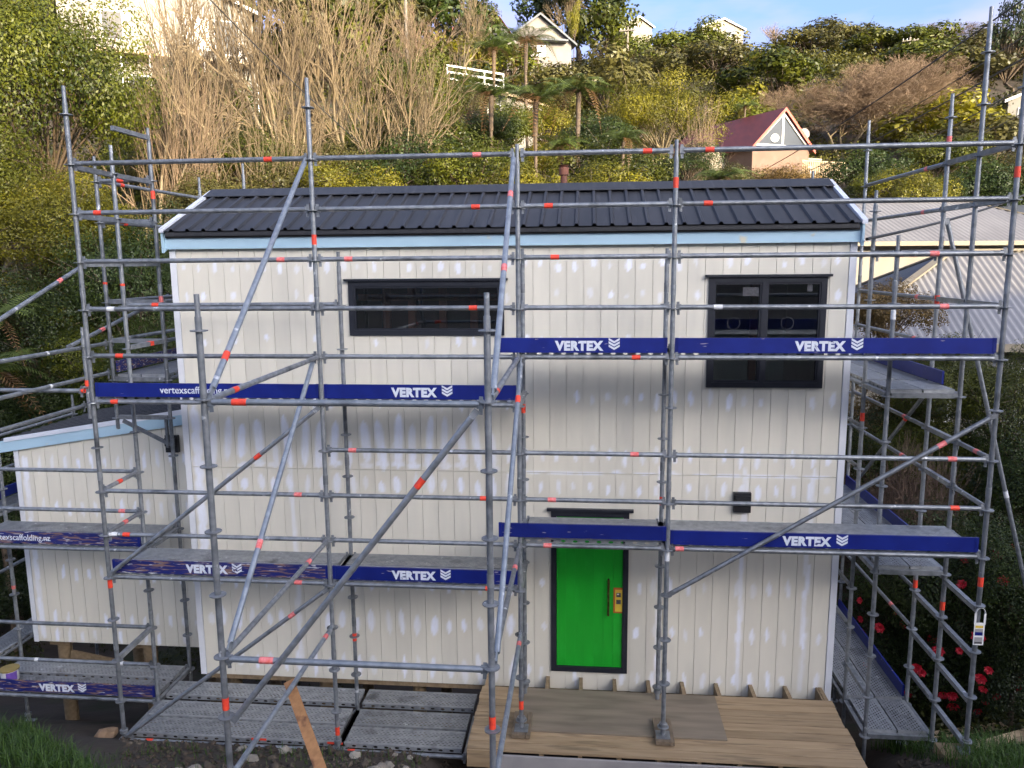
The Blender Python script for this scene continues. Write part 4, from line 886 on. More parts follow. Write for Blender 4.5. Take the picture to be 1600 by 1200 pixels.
# neighbouring hip roofs with corrugated iron
def hip_house(name, o, yaw, wd, ln, eave, rise, wall, label, foot=-5, wv=.15, glazed=True):
    """ridge along local x; front face towards local -y"""
    L = local(o, yaw); h = empty(name, o, label, 'house'); hw, hl = ln/2, wd/2; ov = .45
    lbox(L, -hl, hl, -hw, hw, foot, eave-.06).build('wall', MT[wall], h)
    lbox(L, -hl-ov-.06, hl+ov+.06, -hw-ov-.12, -hw-ov-.005, eave-.14, eave+.02).build('gutter', MT['cream_wall'], h)
    lbox(L, -hl-ov-.12, -hl-ov-.005, -hw-ov, hw+ov, eave-.14, eave+.02).build('gutter', MT['cream_wall'], h)
    E_, D_ = hl+ov, hw+ov; r0 = max(E_-D_, .2)
    def face(fn, width, m):                              # corrugated face: fn(u,s)-> point, s 0 eave..1 ridge
        q = MB(); n_ = int(width/wv)*4; V = []
        for i in range(n_+1):
            u = i/n_; a_, b_ = fn(u); hgt = wv*.17*math.cos(2*math.pi*i/4)
            V.append(L(a_[0], a_[1], a_[2]+hgt)); V.append(L(b_[0], b_[1], b_[2]+hgt))
        q.add(V, [(2*i, 2*i+2, 2*i+3, 2*i+1) for i in range(n_)], True); return q.build('roof_sheet', MT[m], h)
    def front(sg, m):
        def fn(u):
            x = -E_+2*E_*u; t = min(1, (E_-abs(x))/(E_-r0)); return (x, sg*-D_, eave), (x, sg*-D_*(1-t), eave+rise*t)
        return face(fn, 2*E_, m)
    def side(sg, m):
        def fn(u):
            y = -D_+2*D_*u; t = 1-abs(y)/D_; return (sg*E_, y, eave), (sg*(E_-(E_-r0)*t), y, eave+rise*t)
        return face(fn, 2*D_, m)
    front(1, 'grey_roof'); front(-1, 'grey_roof'); side(-1, 'slate_and_shade'); side(1, 'grey_roof')  # left face: same iron roof, its shade painted in with the darker colour
    for sx in (-1, 1):
        for sy in (-1, 1):
            MB().bar(L(sx*E_, sy*D_, eave+.03), L(sx*r0, 0, eave+rise+.03), .22, .04).build('hip_cap', MT['cream_wall'], h)
    MB().bar(L(-r0, 0, eave+rise+.04), L(r0, 0, eave+rise+.04), .24, .05).build('ridge_cap', MT['cream_wall'], h)
    for x0 in (np.arange(-hl+1, hl-1.5, 2.6) if glazed else ()):
        f_ = lbox(L, x0-.07, x0+1.27, -hw-.07, -hw-.004, eave-1.75, eave-.55).build('window', MT['white'], h); lbox(L, x0, x0+1.2, -hw-.085, -hw-.072, eave-1.68, eave-.62).build('pane', MT['pane'], f_)
    return h
p = onY(1482, 392, 11.5)
yn = R(-4); c_, s_ = math.cos(yn), math.sin(yn)
hx = 2.6
hip_house('neighbour_house', (p[0]+hx*c_, 11.5+hx*s_, 0), yn, 11.5, 6.4, 3.55, 1.95, 'white_wall', 'near neighbouring house with grey corrugated hip roof half lit by sun')
p = onY(1512, 333, 26)
hip_house('neighbour_house', (p[0]-5.6*math.cos(R(12)), 26-5.6*math.sin(R(12)), 0), R(12), 18.5, 7.4, 5.95, 1.75, 'white_wall', 'farther white neighbouring house with long grey corrugated roof and cream gutter', glazed=False, wv=.22)
p = onY(1600, 335, 33); gable_house('neighbour_house', (p[0]+2.5, 33, 2.2), R(50), 8, 8, 3.6, 2.1, 'white_wall', 'slate_and_shade', 'neighbouring house with smooth blue-grey roof cut by the right edge', trim='slate_and_shade')
# poles and wires
def pole(px_, py_top, Y, r_, label, arm=True):
    t = onY(px_, py_top, Y); z = gz(t[0], Y); e = empty('power_pole', (t[0], Y, z), label, 'pole')
    MB().tube((t[0], Y, z-.3), (t[0], Y, t[2]), r_*1.2, r_*.8, n=10).build('shaft', MT['pole'], e)
    if arm:
        a = MB().bar((t[0]-1.0, Y-.2, t[2]-.5), (t[0]+1.0, Y-.2, t[2]-.4), .12, .12).build('cross_arm', MT['pole'], e)
        for dx in (-.85, -.4, .4, .85): MB().tube((t[0]+dx, Y-.2, t[2]-.40), (t[0]+dx, Y-.2, t[2]-.22), .05, n=8).build('insulator', MT['white'], a)
    return t
pole(1422, 58, 95, .17, 'grey timber power pole leaning on the right-hand ridge')
pole(633, -20, 60, .15, 'tall timber power pole above the bare trees', False)
pole(981, 42, 90, .14, 'short timber pole with cross-arm right of the grey hill house')
def wire(p0, p1, sag, r_, label, name='power_line'):
    a, b = Vector(p0), Vector(p1); n_ = 18; V = []
    pts = [a.lerp(b, i/n_)-Vector((0, 0, sag*4*(i/n_)*(1-i/n_))) for i in range(n_+1)]
    P0 = np.array(pts[:-1]); P1 = np.array(pts[1:]); q = MB()
    for i in range(n_): q.tube(pts[i], pts[i+1], r_, n=5, caps=False)
    tag(q.build(name, MT['cable']), label, 'cable')
def op(px_, py_, Y): return onY(px_, py_, Y)
wire(op(1640, -30, 12), op(1185, 270, 47.6), .25, .024, 'overhead wire running from the top right corner to the red-roofed cottage', 'overhead_wire')
wire(op(1640, 30, 14), op(1300, 238, 46), .2, .015, 'thin overhead wire, second below the top right corner', 'overhead_wire')
wire(op(1640, 68, 12), op(1235, 278, 46), .25, .022, 'overhead wire, third below the top right corner', 'overhead_wire')
wire(op(1640, 112, 13), op(1330, 270, 44), .25, .018, 'overhead wire crossing in front of the brown bare tree, fourth down', 'overhead_wire')
wire(op(1640, 155, 13), op(1390, 268, 40), .2, .014, 'lowest faint overhead wire at the right edge', 'overhead_wire')
wire(op(1660, 277, 9), (8.05, -.2, 5.55), .12, .018, 'thick black service cable sloping down to the house eave', 'service_cable')
wire(op(300, -30, 11), op(560, 222, 17), .1, .016, 'black overhead wire slanting across the bare trees', 'overhead_wire')

# ------------------------------------------------------------------ vegetation
def tubes_np(P0, P1, R0, R1, n=4):
    P0, P1 = np.asarray(P0, float), np.asarray(P1, float); R0, R1 = np.asarray(R0)[:, None, None], np.asarray(R1)[:, None, None]
    d = P1-P0; d /= np.linalg.norm(d, axis=1, keepdims=True)+1e-9
    u = np.where(np.abs(d[:, 2:3]) < .9, np.array([[0, 0, 1.]]), np.array([[1., 0, 0]])); e = np.cross(d, u); e /= np.linalg.norm(e, axis=1, keepdims=True); g = np.cross(d, e)
    t = np.arange(n)*2*np.pi/n; ringv = np.cos(t)[None, :, None]*e[:, None]+np.sin(t)[None, :, None]*g[:, None]
    A = P0[:, None]+ringv*R0; B = P1[:, None]+ringv*R1; V = np.concatenate([A, B], 1).reshape(-1, 3)
    i = np.arange(n); j = (i+1) % n; f = np.stack([i, j, j+n, i+n], -1)
    F = (np.arange(len(P0))*2*n)[:, None, None]+f[None]
    return V, F.reshape(-1, 4)
def leaves(C, N, size, rng, aspect=.5):
    """rhombic leaves at C facing N"""
    m = len(C); N = N/(np.linalg.norm(N, axis=1, keepdims=True)+1e-9)
    r = rng.normal(size=(m, 3)); a = np.cross(N, r); a /= np.linalg.norm(a, axis=1, keepdims=True)+1e-9; b = np.cross(N, a)
    s = (size*rng.uniform(.6, 1.3, m))[:, None]
    V = np.stack([C-a*s, C+b*s*aspect, C+a*s, C-b*s*aspect], 1).reshape(-1, 3)
    return V, np.arange(4*m).reshape(-1, 4)
def crown_mesh(name, seed, nl, per, leaf, flat=.8, lobe=(.22, .36), bias=.35, ragged=.25):
    rng = np.random.default_rng(seed); CS = []; NS = []; AV = []; lob = []
    for i in range(nl):
        d = rng.normal(size=3); d /= np.linalg.norm(d); d[2] = abs(d[2])*.9+(-.35 if rng.random() < .35 else 0)
        q = d*rng.uniform(.45, .82)*np.array([1, 1, flat])*(1+ragged*rng.normal()*.5); lr = rng.uniform(*lobe)
        lob.append((q, lr))
        m = int(per*(lr/lobe[1])**2*rng.uniform(.8, 1.2)); v = rng.normal(size=(m, 3)); v /= np.linalg.norm(v, axis=1, keepdims=True)
        v = v[(v@d > -.45)]; m = len(v)
        sub = 1+.16*np.sin(v[:, 0]*7+i)*np.sin(v[:, 1]*6+2*i)+.10*np.sin(v[:, 2]*11+i)
        rad = lr*sub*rng.uniform(.72, 1.06, m)**1.0
        CS.append(q+v*rad[:, None]*np.array([1, 1, .82])); NS.append(v*.9+np.array([0, 0, bias])+rng.normal(size=(m, 3))*.30)
        base = rng.uniform(.05, .9); AV.append(np.clip(base+rng.normal(size=m)*.11, 0, 1))
    C_, N_, A_ = np.concatenate(CS), np.concatenate(NS), np.concatenate(AV)
    V, F = leaves(C_, N_, leaf, rng); me = np_mesh(name, V, F, np.repeat(A_, 4)); return me, lob
def trunk_mesh(name, seed, lob, h0=-1.4, r=.075, fork=-.55):
    rng = np.random.default_rng(seed+99); P0 = []; P1 = []; R0 = []; R1 = []
    n_ = 5; h0 = -.95; pts = [np.array([0, 0, h0])]
    for i in range(n_): pts.append(np.array([rng.normal()*.03*(i+1), rng.normal()*.03*(i+1), h0+(fork-h0)*(i+1)/n_]))
    for i in range(n_): P0.append(pts[i]); P1.append(pts[i+1]); R0.append(r*(1-.08*i)); R1.append(r*(1-.08*(i+1)))
    top = pts[-1]
    for q, lr in lob:
        a = top*.7+pts[-2]*.3 if rng.random() < .5 else top; mid = a*.45+q*.55+rng.normal(size=3)*.05; rr = r*rng.uniform(.28, .5)
        for s, e, x, y in ((a, mid, rr, rr*.65), (mid, q, rr*.65, rr*.3)): P0.append(s); P1.append(e); R0.append(x); R1.append(y)
        for _ in range(3): P0.append(q*.8+mid*.2); P1.append(q+rng.normal(size=3)*lr*.6); R0.append(rr*.28); R1.append(rr*.1)
    V, F = tubes_np(P0, P1, R0, R1, 6); return np_mesh(name, V, F, smooth=True)
CRN = {}
def crowns(kind):
    if kind in CRN: return CRN[kind]
    spec = {'fine': [(11, 50, 2100, .0135), (12, 56, 1900, .0135), (13, 44, 2300, .0135)],
            'mid': [(21, 34, 900, .025), (22, 40, 780, .025), (23, 30, 1000, .026), (24, 38, 820, .024)],
            'far': [(31, 22, 330, .052), (32, 26, 290, .05), (33, 18, 380, .055), (34, 24, 300, .05)],
            'airy': [(41, 44, 260, .034), (42, 50, 230, .034)],
            'column': [(51, 30, 420, .04)]}[kind]
    out = []
    for sd, nl, per, lf in spec:
        fl_ = .8; lobe = (.2, .40); rg = .32
        if kind == 'airy': lobe = (.12, .24); rg = .4
        if kind == 'column': fl_ = 1.0
        me, lob = crown_mesh('crown', sd, nl, per, lf, fl_, lobe, ragged=rg); tr = trunk_mesh('trunk', sd, lob, r=.03 if kind == 'fine' else .05); out.append((me, tr))
    CRN[kind] = out; return out
def slot(o, m):
    if not o.data.materials: o.data.materials.append(None)
    o.material_slots[0].link = 'OBJECT'; o.material_slots[0].material = m
TREES = 0
def tree(px_, py_, Y, wpx, kind, leafm, label, aspect=.85, group=None, name='tree', cat='tree', bark='bark', x=None, ztop=None, rad=None):
    """px,py: centre and top of the crown in the photograph, Y its distance; stands on the terrain"""
    global TREES
    t = onY(px_, py_, Y); dep = (np.array(t)-CP)@CF
    r_ = rad or wpx/2/FPX*dep; xx = t[0] if x is None else x; zt = t[2] if ztop is None else ztop
    g = gz(xx, Y); H = max(zt-g, r_*.9); rv = min(r_*aspect, H*.62)
    low = 'shrub' in label or 'bush' in label
    root = empty(name, (xx, Y, g), label, cat, group)
    vs_ = crowns(kind); me, tr = vs_[TREES % len(vs_)]; TREES += 1
    cz = H-rv*1.0
    rot = random.random()*6.28
    c_ = link('crown', me, None, root, (xx, Y, g+cz), (0, 0, rot)); c_.scale = (r_, r_, rv/.8*.86); slot(c_, MT[leafm])
    if low:                                     # bushy to the ground: further tiers of the same foliage below the top one
        zc = cz-1.15*rv
        while zc > -.2*rv:
            d_ = link('crown', vs_[random.randrange(len(vs_))][0], None, root, (xx+random.uniform(-.25, .25)*r_, Y+random.uniform(-.3, .1)*r_, g+max(zc, .25*rv)), (0, 0, random.random()*6.28)); d_.scale = (r_*random.uniform(.9, 1.1), r_, rv/.8*.86); slot(d_, MT[leafm]); zc -= 1.15*rv
    k = link('limbs', tr, None, root, (xx, Y, g+cz), (0, 0, rot)); k.scale = (r_, r_, rv/.8*.86); slot(k, MT[bark])
    zb = g+cz-.93*rv/.8*.86; tr_ = (.03 if kind == 'fine' else .05)*r_
    if zb > g+.05: MB().tube((xx+.02*r_, Y, g-.15), (xx, Y, (g+zb)/2), tr_*1.35, tr_*1.12, n=8, caps=False).tube((xx, Y, (g+zb)/2), (xx, Y, zb+.02), tr_*1.12, tr_, n=8, caps=False).build('trunk', MT[bark], root)
    return root
def bare_mesh(seed, upright=.75, levels=5, kids=(3, 4), h=1.0, stems=1, spread=.45, r0=.028, droop=0, ratio=.68, twig=.0016, cut=1.0, cutlv=2):
    rng = np.random.default_rng(seed); S = []
    def grow(p, d, L_, r, lv):
        n_ = 3 if lv < levels-1 else 2; q = p
        for i in range(n_):
            d2 = d+rng.normal(size=3)*.11+np.array([0, 0, .05*upright-droop*.05]); d2 /= np.linalg.norm(d2); e = q+d2*L_/n_
            S.append((q, e, max(r*(1-.22*i), twig), max(r*(1-.22*(i+1)), twig))); q = e; d = d2
            if lv < levels and i >= (0 if lv else 1):
                for _ in range(rng.integers(1, 3)):
                    if lv >= cutlv and rng.random() > cut: continue
                    s = rng.normal(size=3); s -= s@d*d; s /= np.linalg.norm(s)
                    dd = d*(1-spread*.5)+s*spread+np.array([0, 0, upright*.28]); dd /= np.linalg.norm(dd); grow(q, dd, L_*ratio*rng.uniform(.75, 1.1), max(r*.52, twig), lv+1)
        if lv < levels:
            for _ in range(2):
                s = rng.normal(size=3); dd = d+s*.28; dd /= np.linalg.norm(dd); grow(q, dd, L_*ratio, max(r*.5, twig), lv+1)
    for k in range(stems):
        a = rng.random()*6.28; sp = 0 if stems == 1 else rng.uniform(.08, .32)
        d = np.array([math.cos(a)*sp, math.sin(a)*sp, 1]); d /= np.linalg.norm(d)
        grow(np.array([math.cos(a)*.03, math.sin(a)*.03, 0])*(stems > 1), d, h*rng.uniform(.3, .4), r0*(1 if stems == 1 else .65), 0)
    A = [np.array([s[i] for s in S]) for i in range(4)]; zt = np.percentile(A[1][:, 2], 99.5)
    th = A[2] > .006
    V1, F1 = tubes_np(A[0][th]/zt, A[1][th]/zt, A[2][th], A[3][th], 6); V2, F2 = tubes_np(A[0][~th]/zt, A[1][~th]/zt, A[2][~th], A[3][~th], 3)
    me1 = np_mesh('limbs', V1, F1, smooth=True); me2 = np_mesh('twigs', V2, F2, smooth=True)
    w_ = np.percentile(np.linalg.norm(V2[:, :2], axis=1), 97); return me1, me2, w_
BARE = {}
def bare(kind):
    if kind not in BARE:
        BARE[kind] = {'upright': lambda: [bare_mesh(s, .8, 4, stems=1, spread=.55, r0=.022, twig=.0006, cut=.62) for s in (3, 4, 6)],
                      'coppice': lambda: [bare_mesh(s, .9, 3, stems=6, spread=.42, ratio=.62, r0=.010, twig=.0005, cut=.35, cutlv=1) for s in (8, 9, 10)],
                      'dome': lambda: [bare_mesh(15, .30, 6, stems=4, spread=.75, ratio=.66, r0=.018, twig=.0008, cut=.5)],
                      'bush': lambda: [bare_mesh(s, .3, 4, stems=8, spread=.8, ratio=.7, r0=.010, twig=.0012, cut=.7) for s in (17, 18)]}[kind]()
    return BARE[kind]
BN = 0
def bare_tree(px_, py_, Y, wpx, kind, m1, m2, label, group=None, name='bare_tree', cat='tree', lean=0, z_under=0):
    global BN
    t = onY(px_, py_, Y); dep = (np.array(t)-CP)@CF; g = gz(t[0], Y); H = max(t[2]-g, 1.0)
    vs_ = bare(kind); a, b, w_ = vs_[BN % len(vs_)]; BN += 1
    sx = wpx/2/FPX*dep/w_; rot = random.random()*6.28
    root = empty(name, (t[0], Y, g), label, cat, group)
    for nm, me, mm in (('trunk', a, m1), ('crown', b, m2)):
        o = link(nm, me, None, root, (t[0], Y, g-.1), (0, lean, rot)); o.scale = (sx, sx, H); slot(o, MT[mm])
    return root
# fern fronds
def frond_mesh(seed, arch=.55):
    rng = np.random.default_rng(seed); V = []; F = []; A = []; n_ = 26; pts = []
    for i in range(n_+1):
        t = i/n_; pts.append(np.array([t*.92, 0, .30*math.sin(t*2.0)-arch*t*t*.75]))
    for i in range(n_):
        p, q = pts[i], pts[i+1]; d = (q-p)/np.linalg.norm(q-p); t = (i+.5)/n_; ln = .26*math.sin(math.pi*min(1, .12+t*.9))**.8*(1-.2*t)
        for s in (-1, 1):
            sd = np.array([d[0]*.45, s*1.0, -.22-.3*t]); sd /= np.linalg.norm(sd); tip = p+sd*ln+rng.normal(size=3)*.008; k = len(V); wv = d*.014
            m_ = p+sd*ln*.5
            V += [p-wv*.5, m_-wv*.9, tip, m_+wv*.9, ]; F.append((k, k+1, k+2, k+3)); A += [.3+.5*rng.random()]*4
        k = len(V); u = np.array([0, .006, 0]); V += [p-u, p+u, q+u*.8, q-u*.8]; F.append((k, k+1, k+2, k+3)); A += [.15]*4
    return np_mesh('frond', np.array(V), np.array(F), A)
FR = [frond_mesh(1, .5), frond_mesh(2, .75), frond_mesh(3, .3)]; FRD = frond_mesh(5, 2.2)
def tree_fern(px_, py_, Y, wpx, label, nf=15, trunk=None, dead=4, name='tree_fern', sink=0):
    t = onY(px_, py_, Y); dep = (np.array(t)-CP)@CF; r_ = wpx/2/FPX*dep; g = gz(t[0], Y); zt = t[2]-r_*.25
    if trunk is not None: zt = g+trunk
    root = empty(name, (t[0], Y, g), label, 'tree fern', 'tree ferns on the hillside')
    q = MB(); n_ = 7; zz = np.linspace(g-.2, zt, n_)
    for i in range(n_-1): q.tube((t[0]+.05*math.sin(i), Y, zz[i]), (t[0]+.05*math.sin(i+1), Y, zz[i+1]), (.10+.03*(i == n_-2))*r_*.36, (.10+.05*(i >= n_-2))*r_*.36, n=8)
    q.build('trunk', MT['bark'], root)
    for i in range(nf+dead):
        dd = i >= nf; f = link('frond', FRD if dd else FR[i % 3], None, root, (t[0], Y, zt)); a = 6.283*i/nf+random.uniform(-.2, .2) if not dd else random.random()*6.28
        s = r_*random.uniform(.85, 1.12)*(.75 if dd else 1); f.scale = (s, s, s); f.rotation_euler = (random.uniform(-.2, .2), random.uniform(-.35, .12), a); slot(f, MT['fern_brown' if dd else 'fern'])
    return root
# --- left side, close behind the annex
tree(40, -90, 15, 380, 'fine', 'leaf_mid', 'large glossy evergreen filling the top left corner', aspect=1.25)
tree(-60, 150, 10, 330, 'fine', 'leaf_mid', 'evergreen at the left edge below the corner tree', aspect=1.1)
tree(75, 225, 9.5, 280, 'fine', 'leaf_yellow', 'sunlit yellow-green shrub left of the tallest left upright', aspect=.95)
tree(205, 300, 8.5, 280, 'fine', 'leaf_dark', 'dark glossy shrub behind the left return of the scaffold', aspect=1.2)
tree(20, 395, 7.0, 300, 'fine', 'leaf_dark', 'shaded dark shrub at the left edge above the annex roof', aspect=1.0)
tree(120, 450, 7.6, 200, 'fine', 'leaf_mid', 'shaded shrub with yellowish leaves behind the leftmost uprights', aspect=1.1)
tree(240, 470, 6.8, 190, 'fine', 'leaf_dark', 'low dark shrub tucked between annex roof and house wall', aspect=1.2)
tree(10, 560, 6.2, 260, 'fine', 'leaf_dark', 'dark undergrowth shrub beyond the low end of the annex roof', aspect=.9)
tree(-60, 700, 4.5, 260, 'fine', 'leaf_dark', 'dark shrub at the left edge beside the annex wall', aspect=.9)
for a in ((-25, 475, 5.2, 210, 'tree fern drooping over the left edge above the annex'), (-30, 560, 4.4, 240, 'lower tree fern at the left edge near the annex roof')): tree_fern(*a)
# --- bare trees
bare_tree(170, -60, 17, 330, 'upright', 'bark_tan', 'twig_tan', 'crooked pale bare tree in front of the white house', lean=.12)
bare_tree(60, -20, 14, 180, 'upright', 'bark_tan', 'twig_tan', 'slim bare trunk against the top left evergreen', lean=.15)
bare_tree(355, -90, 24, 270, 'upright', 'bark_tan', 'twig_tan', 'tall bare tree right of the flashing window')
bare_tree(450, -110, 25, 300, 'upright', 'bark_tan', 'twig_tan', 'tallest bare tree in the clump above the roof\'s left end')
bare_tree(540, -80, 27, 270, 'upright', 'bark_tan', 'twig_tan', 'bare tree at the right of the tall pale clump')
bare_tree(600, 20, 26, 220, 'upright', 'bark_tan', 'twig_tan', 'smaller spreading bare tree beside the rounded evergreen')
bare_tree(235, -50, 27, 260, 'upright', 'bark_tan', 'twig_brown', 'bare tree with crossing twigs in front of the white house')
bare_tree(285, 110, 17, 230, 'coppice', 'bark_tan', 'twig_brown', 'bare shrub of many thin upright stems left of the clump')
bare_tree(400, 90, 19, 250, 'coppice', 'bark_tan', 'twig_tan', 'bare many-stemmed shrub above the left roof end')
bare_tree(1110, 150, 36, 120, 'coppice', 'bark_tan', 'twig_brown', 'tall stringy tan thicket left of the red-roofed cottage')
bare_tree(1328, 92, 60, 300, 'dome', 'bark_tan', 'twig_brown', 'broad brown bare tree with domed crown behind the cottage')
bare_tree(1395, 85, 66, 140, 'upright', 'bark_tan', 'twig_brown', 'bare tree behind the right side of the domed brown crown')
bare_tree(712, -30, 62, 120, 'upright', 'bark_tan', 'twig_tan', 'pale bare tree left of the gap of blue sky')
bare_tree(655, 10, 58, 120, 'upright', 'bark_tan', 'twig_brown', 'bare tree beside the tall power pole')
bare_tree(1218, 35, 118, 60, 'upright', 'bark_tan', 'twig_brown', 'wispy bare tree on the skyline above the dense green dome')
bare_tree(1480, 38, 112, 130, 'dome', 'bark_tan', 'twig_brown', 'brownish bare crown on the right-hand skyline')
bare_tree(885, -50, 104, 70, 'upright', 'bark_tan', 'twig_tan', 'pale bare stems rising behind the grey hill house')
bare_tree(1440, 690, 3.2, 190, 'bush', 'twig_dark', 'twig_dark', 'dry brown twiggy shrub behind the right-hand scaffold')
bare_tree(1390, 740, 4.2, 170, 'bush', 'twig_dark', 'twig_dark', 'dry twiggy shrub close to the house\'s right wall')
# --- tree ferns up the slope
for a in ((772, 62, 42, 120, 'tall tree fern with slim trunk left of the pair below the grey house'), (822, 48, 44, 130, 'tallest tree fern of the pair below the grey hill house'),
          (768, 128, 30, 150, 'spreading tree fern in front of the small white house'), (838, 135, 29, 150, 'tree fern with hanging dead fronds right of the small white house'),
          (905, 122, 27, 150, 'tree fern with browned tips above the wide green shrub'), (975, 205, 22, 100, 'low fern fronds among the shrubs left of the fourth upright'),
          (1125, 262, 16, 120, 'low fern below the cottage behind the right half of the ridge'), (1165, 160, 52, 60, 'small light green fern above the cottage\'s left wing'), (880, 215, 24, 110, 'low fern left of the wide green shrub')): tree_fern(*a)
# --- evergreens above the roof, left to right
tree(300, 75, 33, 200, 'mid', 'leaf_mid', 'green bush under the flashing window behind bare stems')
tree(215, 120, 27, 170, 'mid', 'leaf_mid', 'bush behind the crooked pale bare tree')
tree(420, 150, 36, 220, 'mid', 'leaf_olive', 'olive bush seen through the tall bare clump')
tree(530, 170, 34, 200, 'mid', 'leaf_mid', 'green bush behind the second upright\'s twigs')
tree(640, 55, 36, 170, 'mid', 'leaf_mid', 'rounded evergreen standing right of the bare clump', aspect=1.0)
tree(655, 135, 30, 190, 'mid', 'leaf_mid', 'spreading evergreen below the rounded one', aspect=.9)
tree(620, 190, 25, 200, 'mid', 'leaf_dark', 'dark evergreen just above the roof ridge left of the third upright', aspect=.9)
tree(730, 195, 24, 190, 'mid', 'leaf_mid', 'leafy shrub above the ridge behind the third upright', aspect=.9)
tree(700, 170, 34, 150, 'mid', 'leaf_yellow', 'yellow-green shrub in front of the small white house', aspect=.8)
tree(760, 165, 33, 110, 'mid', 'leaf_dark', 'dark shrub hiding the base of the small white house', aspect=.8)
tree(715, 100, 44, 90, 'mid', 'leaf_mid', 'green tree left of the small white house', aspect=1.1)
tree(805, 235, 20, 170, 'mid', 'leaf_yellow', 'yellow-green shrub directly behind the ridge at the third upright', aspect=.9)
tree(555, 230, 18, 190, 'mid', 'leaf_yellow', 'low yellow-green shrub behind the ridge right of the second upright', aspect=.9)
tree(440, 245, 17, 200, 'mid', 'leaf_olive', 'low olive shrub behind the left third of the ridge')
tree(270, 190, 21, 170, 'mid', 'leaf_olive', 'olive-green shrub under the bare stems left of the second upright', aspect=.9)
tree(385, 185, 23, 180, 'mid', 'leaf_mid', 'green shrub glimpsed between thin stems above the left roof end', aspect=.9)
tree(490, 195, 24, 170, 'mid', 'leaf_olive', 'olive shrub at the foot of the tall bare clump', aspect=.9)
tree(330, 255, 15, 170, 'mid', 'leaf_olive', 'low olive shrub behind the left roof corner')
tree(960, 190, 24, 200, 'mid', 'leaf_mid', 'wide green shrub behind the ridge between third and fourth uprights', aspect=.9)
tree(950, 235, 19, 170, 'mid', 'leaf_yellow', 'sunlit shrub low behind the ridge left of the fourth upright', aspect=.9)
tree(1030, 95, 40, 190, 'fine', 'leaf_yellow', 'large light green tree with pale trunk left of the cottage', aspect=.95, bark='bark_tan')
tree(930, 165, 33, 130, 'mid', 'leaf_dark', 'dark leafy tree below the dead brown fern')
tree(1075, 215, 26, 110, 'mid', 'leaf_dark', 'dark shrub in the shade left of the cottage')
tree(1145, 245, 30, 100, 'mid', 'leaf_olive', 'olive shrub in front of the cottage\'s brown wall')
tree(1230, 250, 36, 130, 'mid', 'leaf_gold', 'golden dry shrub below the cottage balcony', aspect=.6)
# --- upper hillside
tree(430, -76.0, 58, 237.5, 'far', 'leaf_olive', 'olive tree high behind the tallest bare tree', aspect=1.0)
tree(510, -56.0, 62, 225, 'far', 'leaf_mid', 'green tree high behind the right of the bare clump', aspect=1.0)
tree(570, -66.0, 66, 200, 'far', 'leaf_olive', 'olive tree left of the tall power pole', aspect=1.0)
tree(745, -16.0, 90, 87.5, 'far', 'leaf_mid', 'green tree at the left of the blue sky gap', aspect=1.1)
tree(790, 145, 38, 110, 'mid', 'leaf_mid', 'green bush in front of the small white house', aspect=1.0)
tree(735, 130, 40, 80, 'mid', 'leaf_olive', 'olive bush left of the fern trunks', aspect=1.0)
tree(850, 150, 40, 110, 'mid', 'leaf_yellow', 'yellow-green bush between the fern trunks', aspect=.9)
tree(590, 14.0, 70, 187.5, 'far', 'leaf_mid', 'green tree high behind the tall bare clump')
tree(690, -46.0, 75, 187.5, 'far', 'leaf_dark', 'dark pine-like tree left of the gap of blue sky')
tree(640, -36.0, 72, 150, 'far', 'leaf_olive', 'olive tree behind the tall power pole')
tree(690, 54.0, 66, 162.5, 'far', 'leaf_mid', 'green tree above the white deck railing')
tree(720, 34.0, 74, 137.5, 'far', 'leaf_yellow', 'light green tree below the terracotta roof')
tree(780, 54.0, 80, 150, 'far', 'leaf_mid', 'green shrubbery under the terracotta roof', aspect=.6)
tree(850, -56.0, 112, 137.5, 'far', 'leaf_dark', 'dark palm-like tree behind the grey hill house')
tree(905, -66.0, 108, 162.5, 'far', 'leaf_dark', 'tall dark evergreen right of the grey house\'s gable')
tree(897, 5, 99, 26, 'column', 'leaf_yellow', 'narrow yellow-green cypress right of the grey hill house', aspect=2.6)
tree(945, -11.0, 104, 137.5, 'far', 'leaf_mid', 'bright broadleaf tree right of the narrow cypress', aspect=1.0)
tree(990, 44.0, 98, 112.5, 'far', 'leaf_mid', 'small tree left of the cream skyline house')
tree(950, 69.0, 74, 187.5, 'far', 'leaf_olive', 'olive grey-green tree below the grey hill house', aspect=.8)
tree(880, 84.0, 70, 137.5, 'far', 'leaf_olive', 'olive shrub below the grey house wall', aspect=.7)
tree(1010, 74.0, 80, 150, 'far', 'leaf_olive', 'olive tree below the short cross-armed pole', aspect=.8)
tree(1060, 36.0, 104, 150, 'far', 'leaf_mid', 'rounded green tree left of the beige skyline house', aspect=.8)
tree(1100, 29.0, 106, 112.5, 'far', 'leaf_mid', 'rounded tree directly below the beige skyline house', aspect=.8)
tree(1120, 69.0, 88, 162.5, 'far', 'leaf_olive', 'grey-green tree on the slope under the beige skyline house', aspect=.8)
tree(1205, 72.0, 76, 187.5, 'far', 'leaf_mid', 'dense green domed tree above the cottage', aspect=.85)
tree(1165, 119.0, 66, 137.5, 'far', 'leaf_yellow', 'light green shrub above the cottage\'s left wing', aspect=.8)
tree(1180, 144.0, 58, 125, 'far', 'leaf_mid', 'tree directly behind the cottage\'s red roof')
tree(1265, 59.0, 112, 137.5, 'far', 'leaf_olive', 'green tree in the dip of the skyline', aspect=.7)
tree(1305, 30.0, 118, 150, 'far', 'leaf_olive', 'flat-topped tree on the skyline right of the dip', aspect=.7)
tree(1350, 40.0, 116, 112.5, 'far', 'leaf_olive', 'olive tree on the skyline left of the leaning pole', aspect=.7)
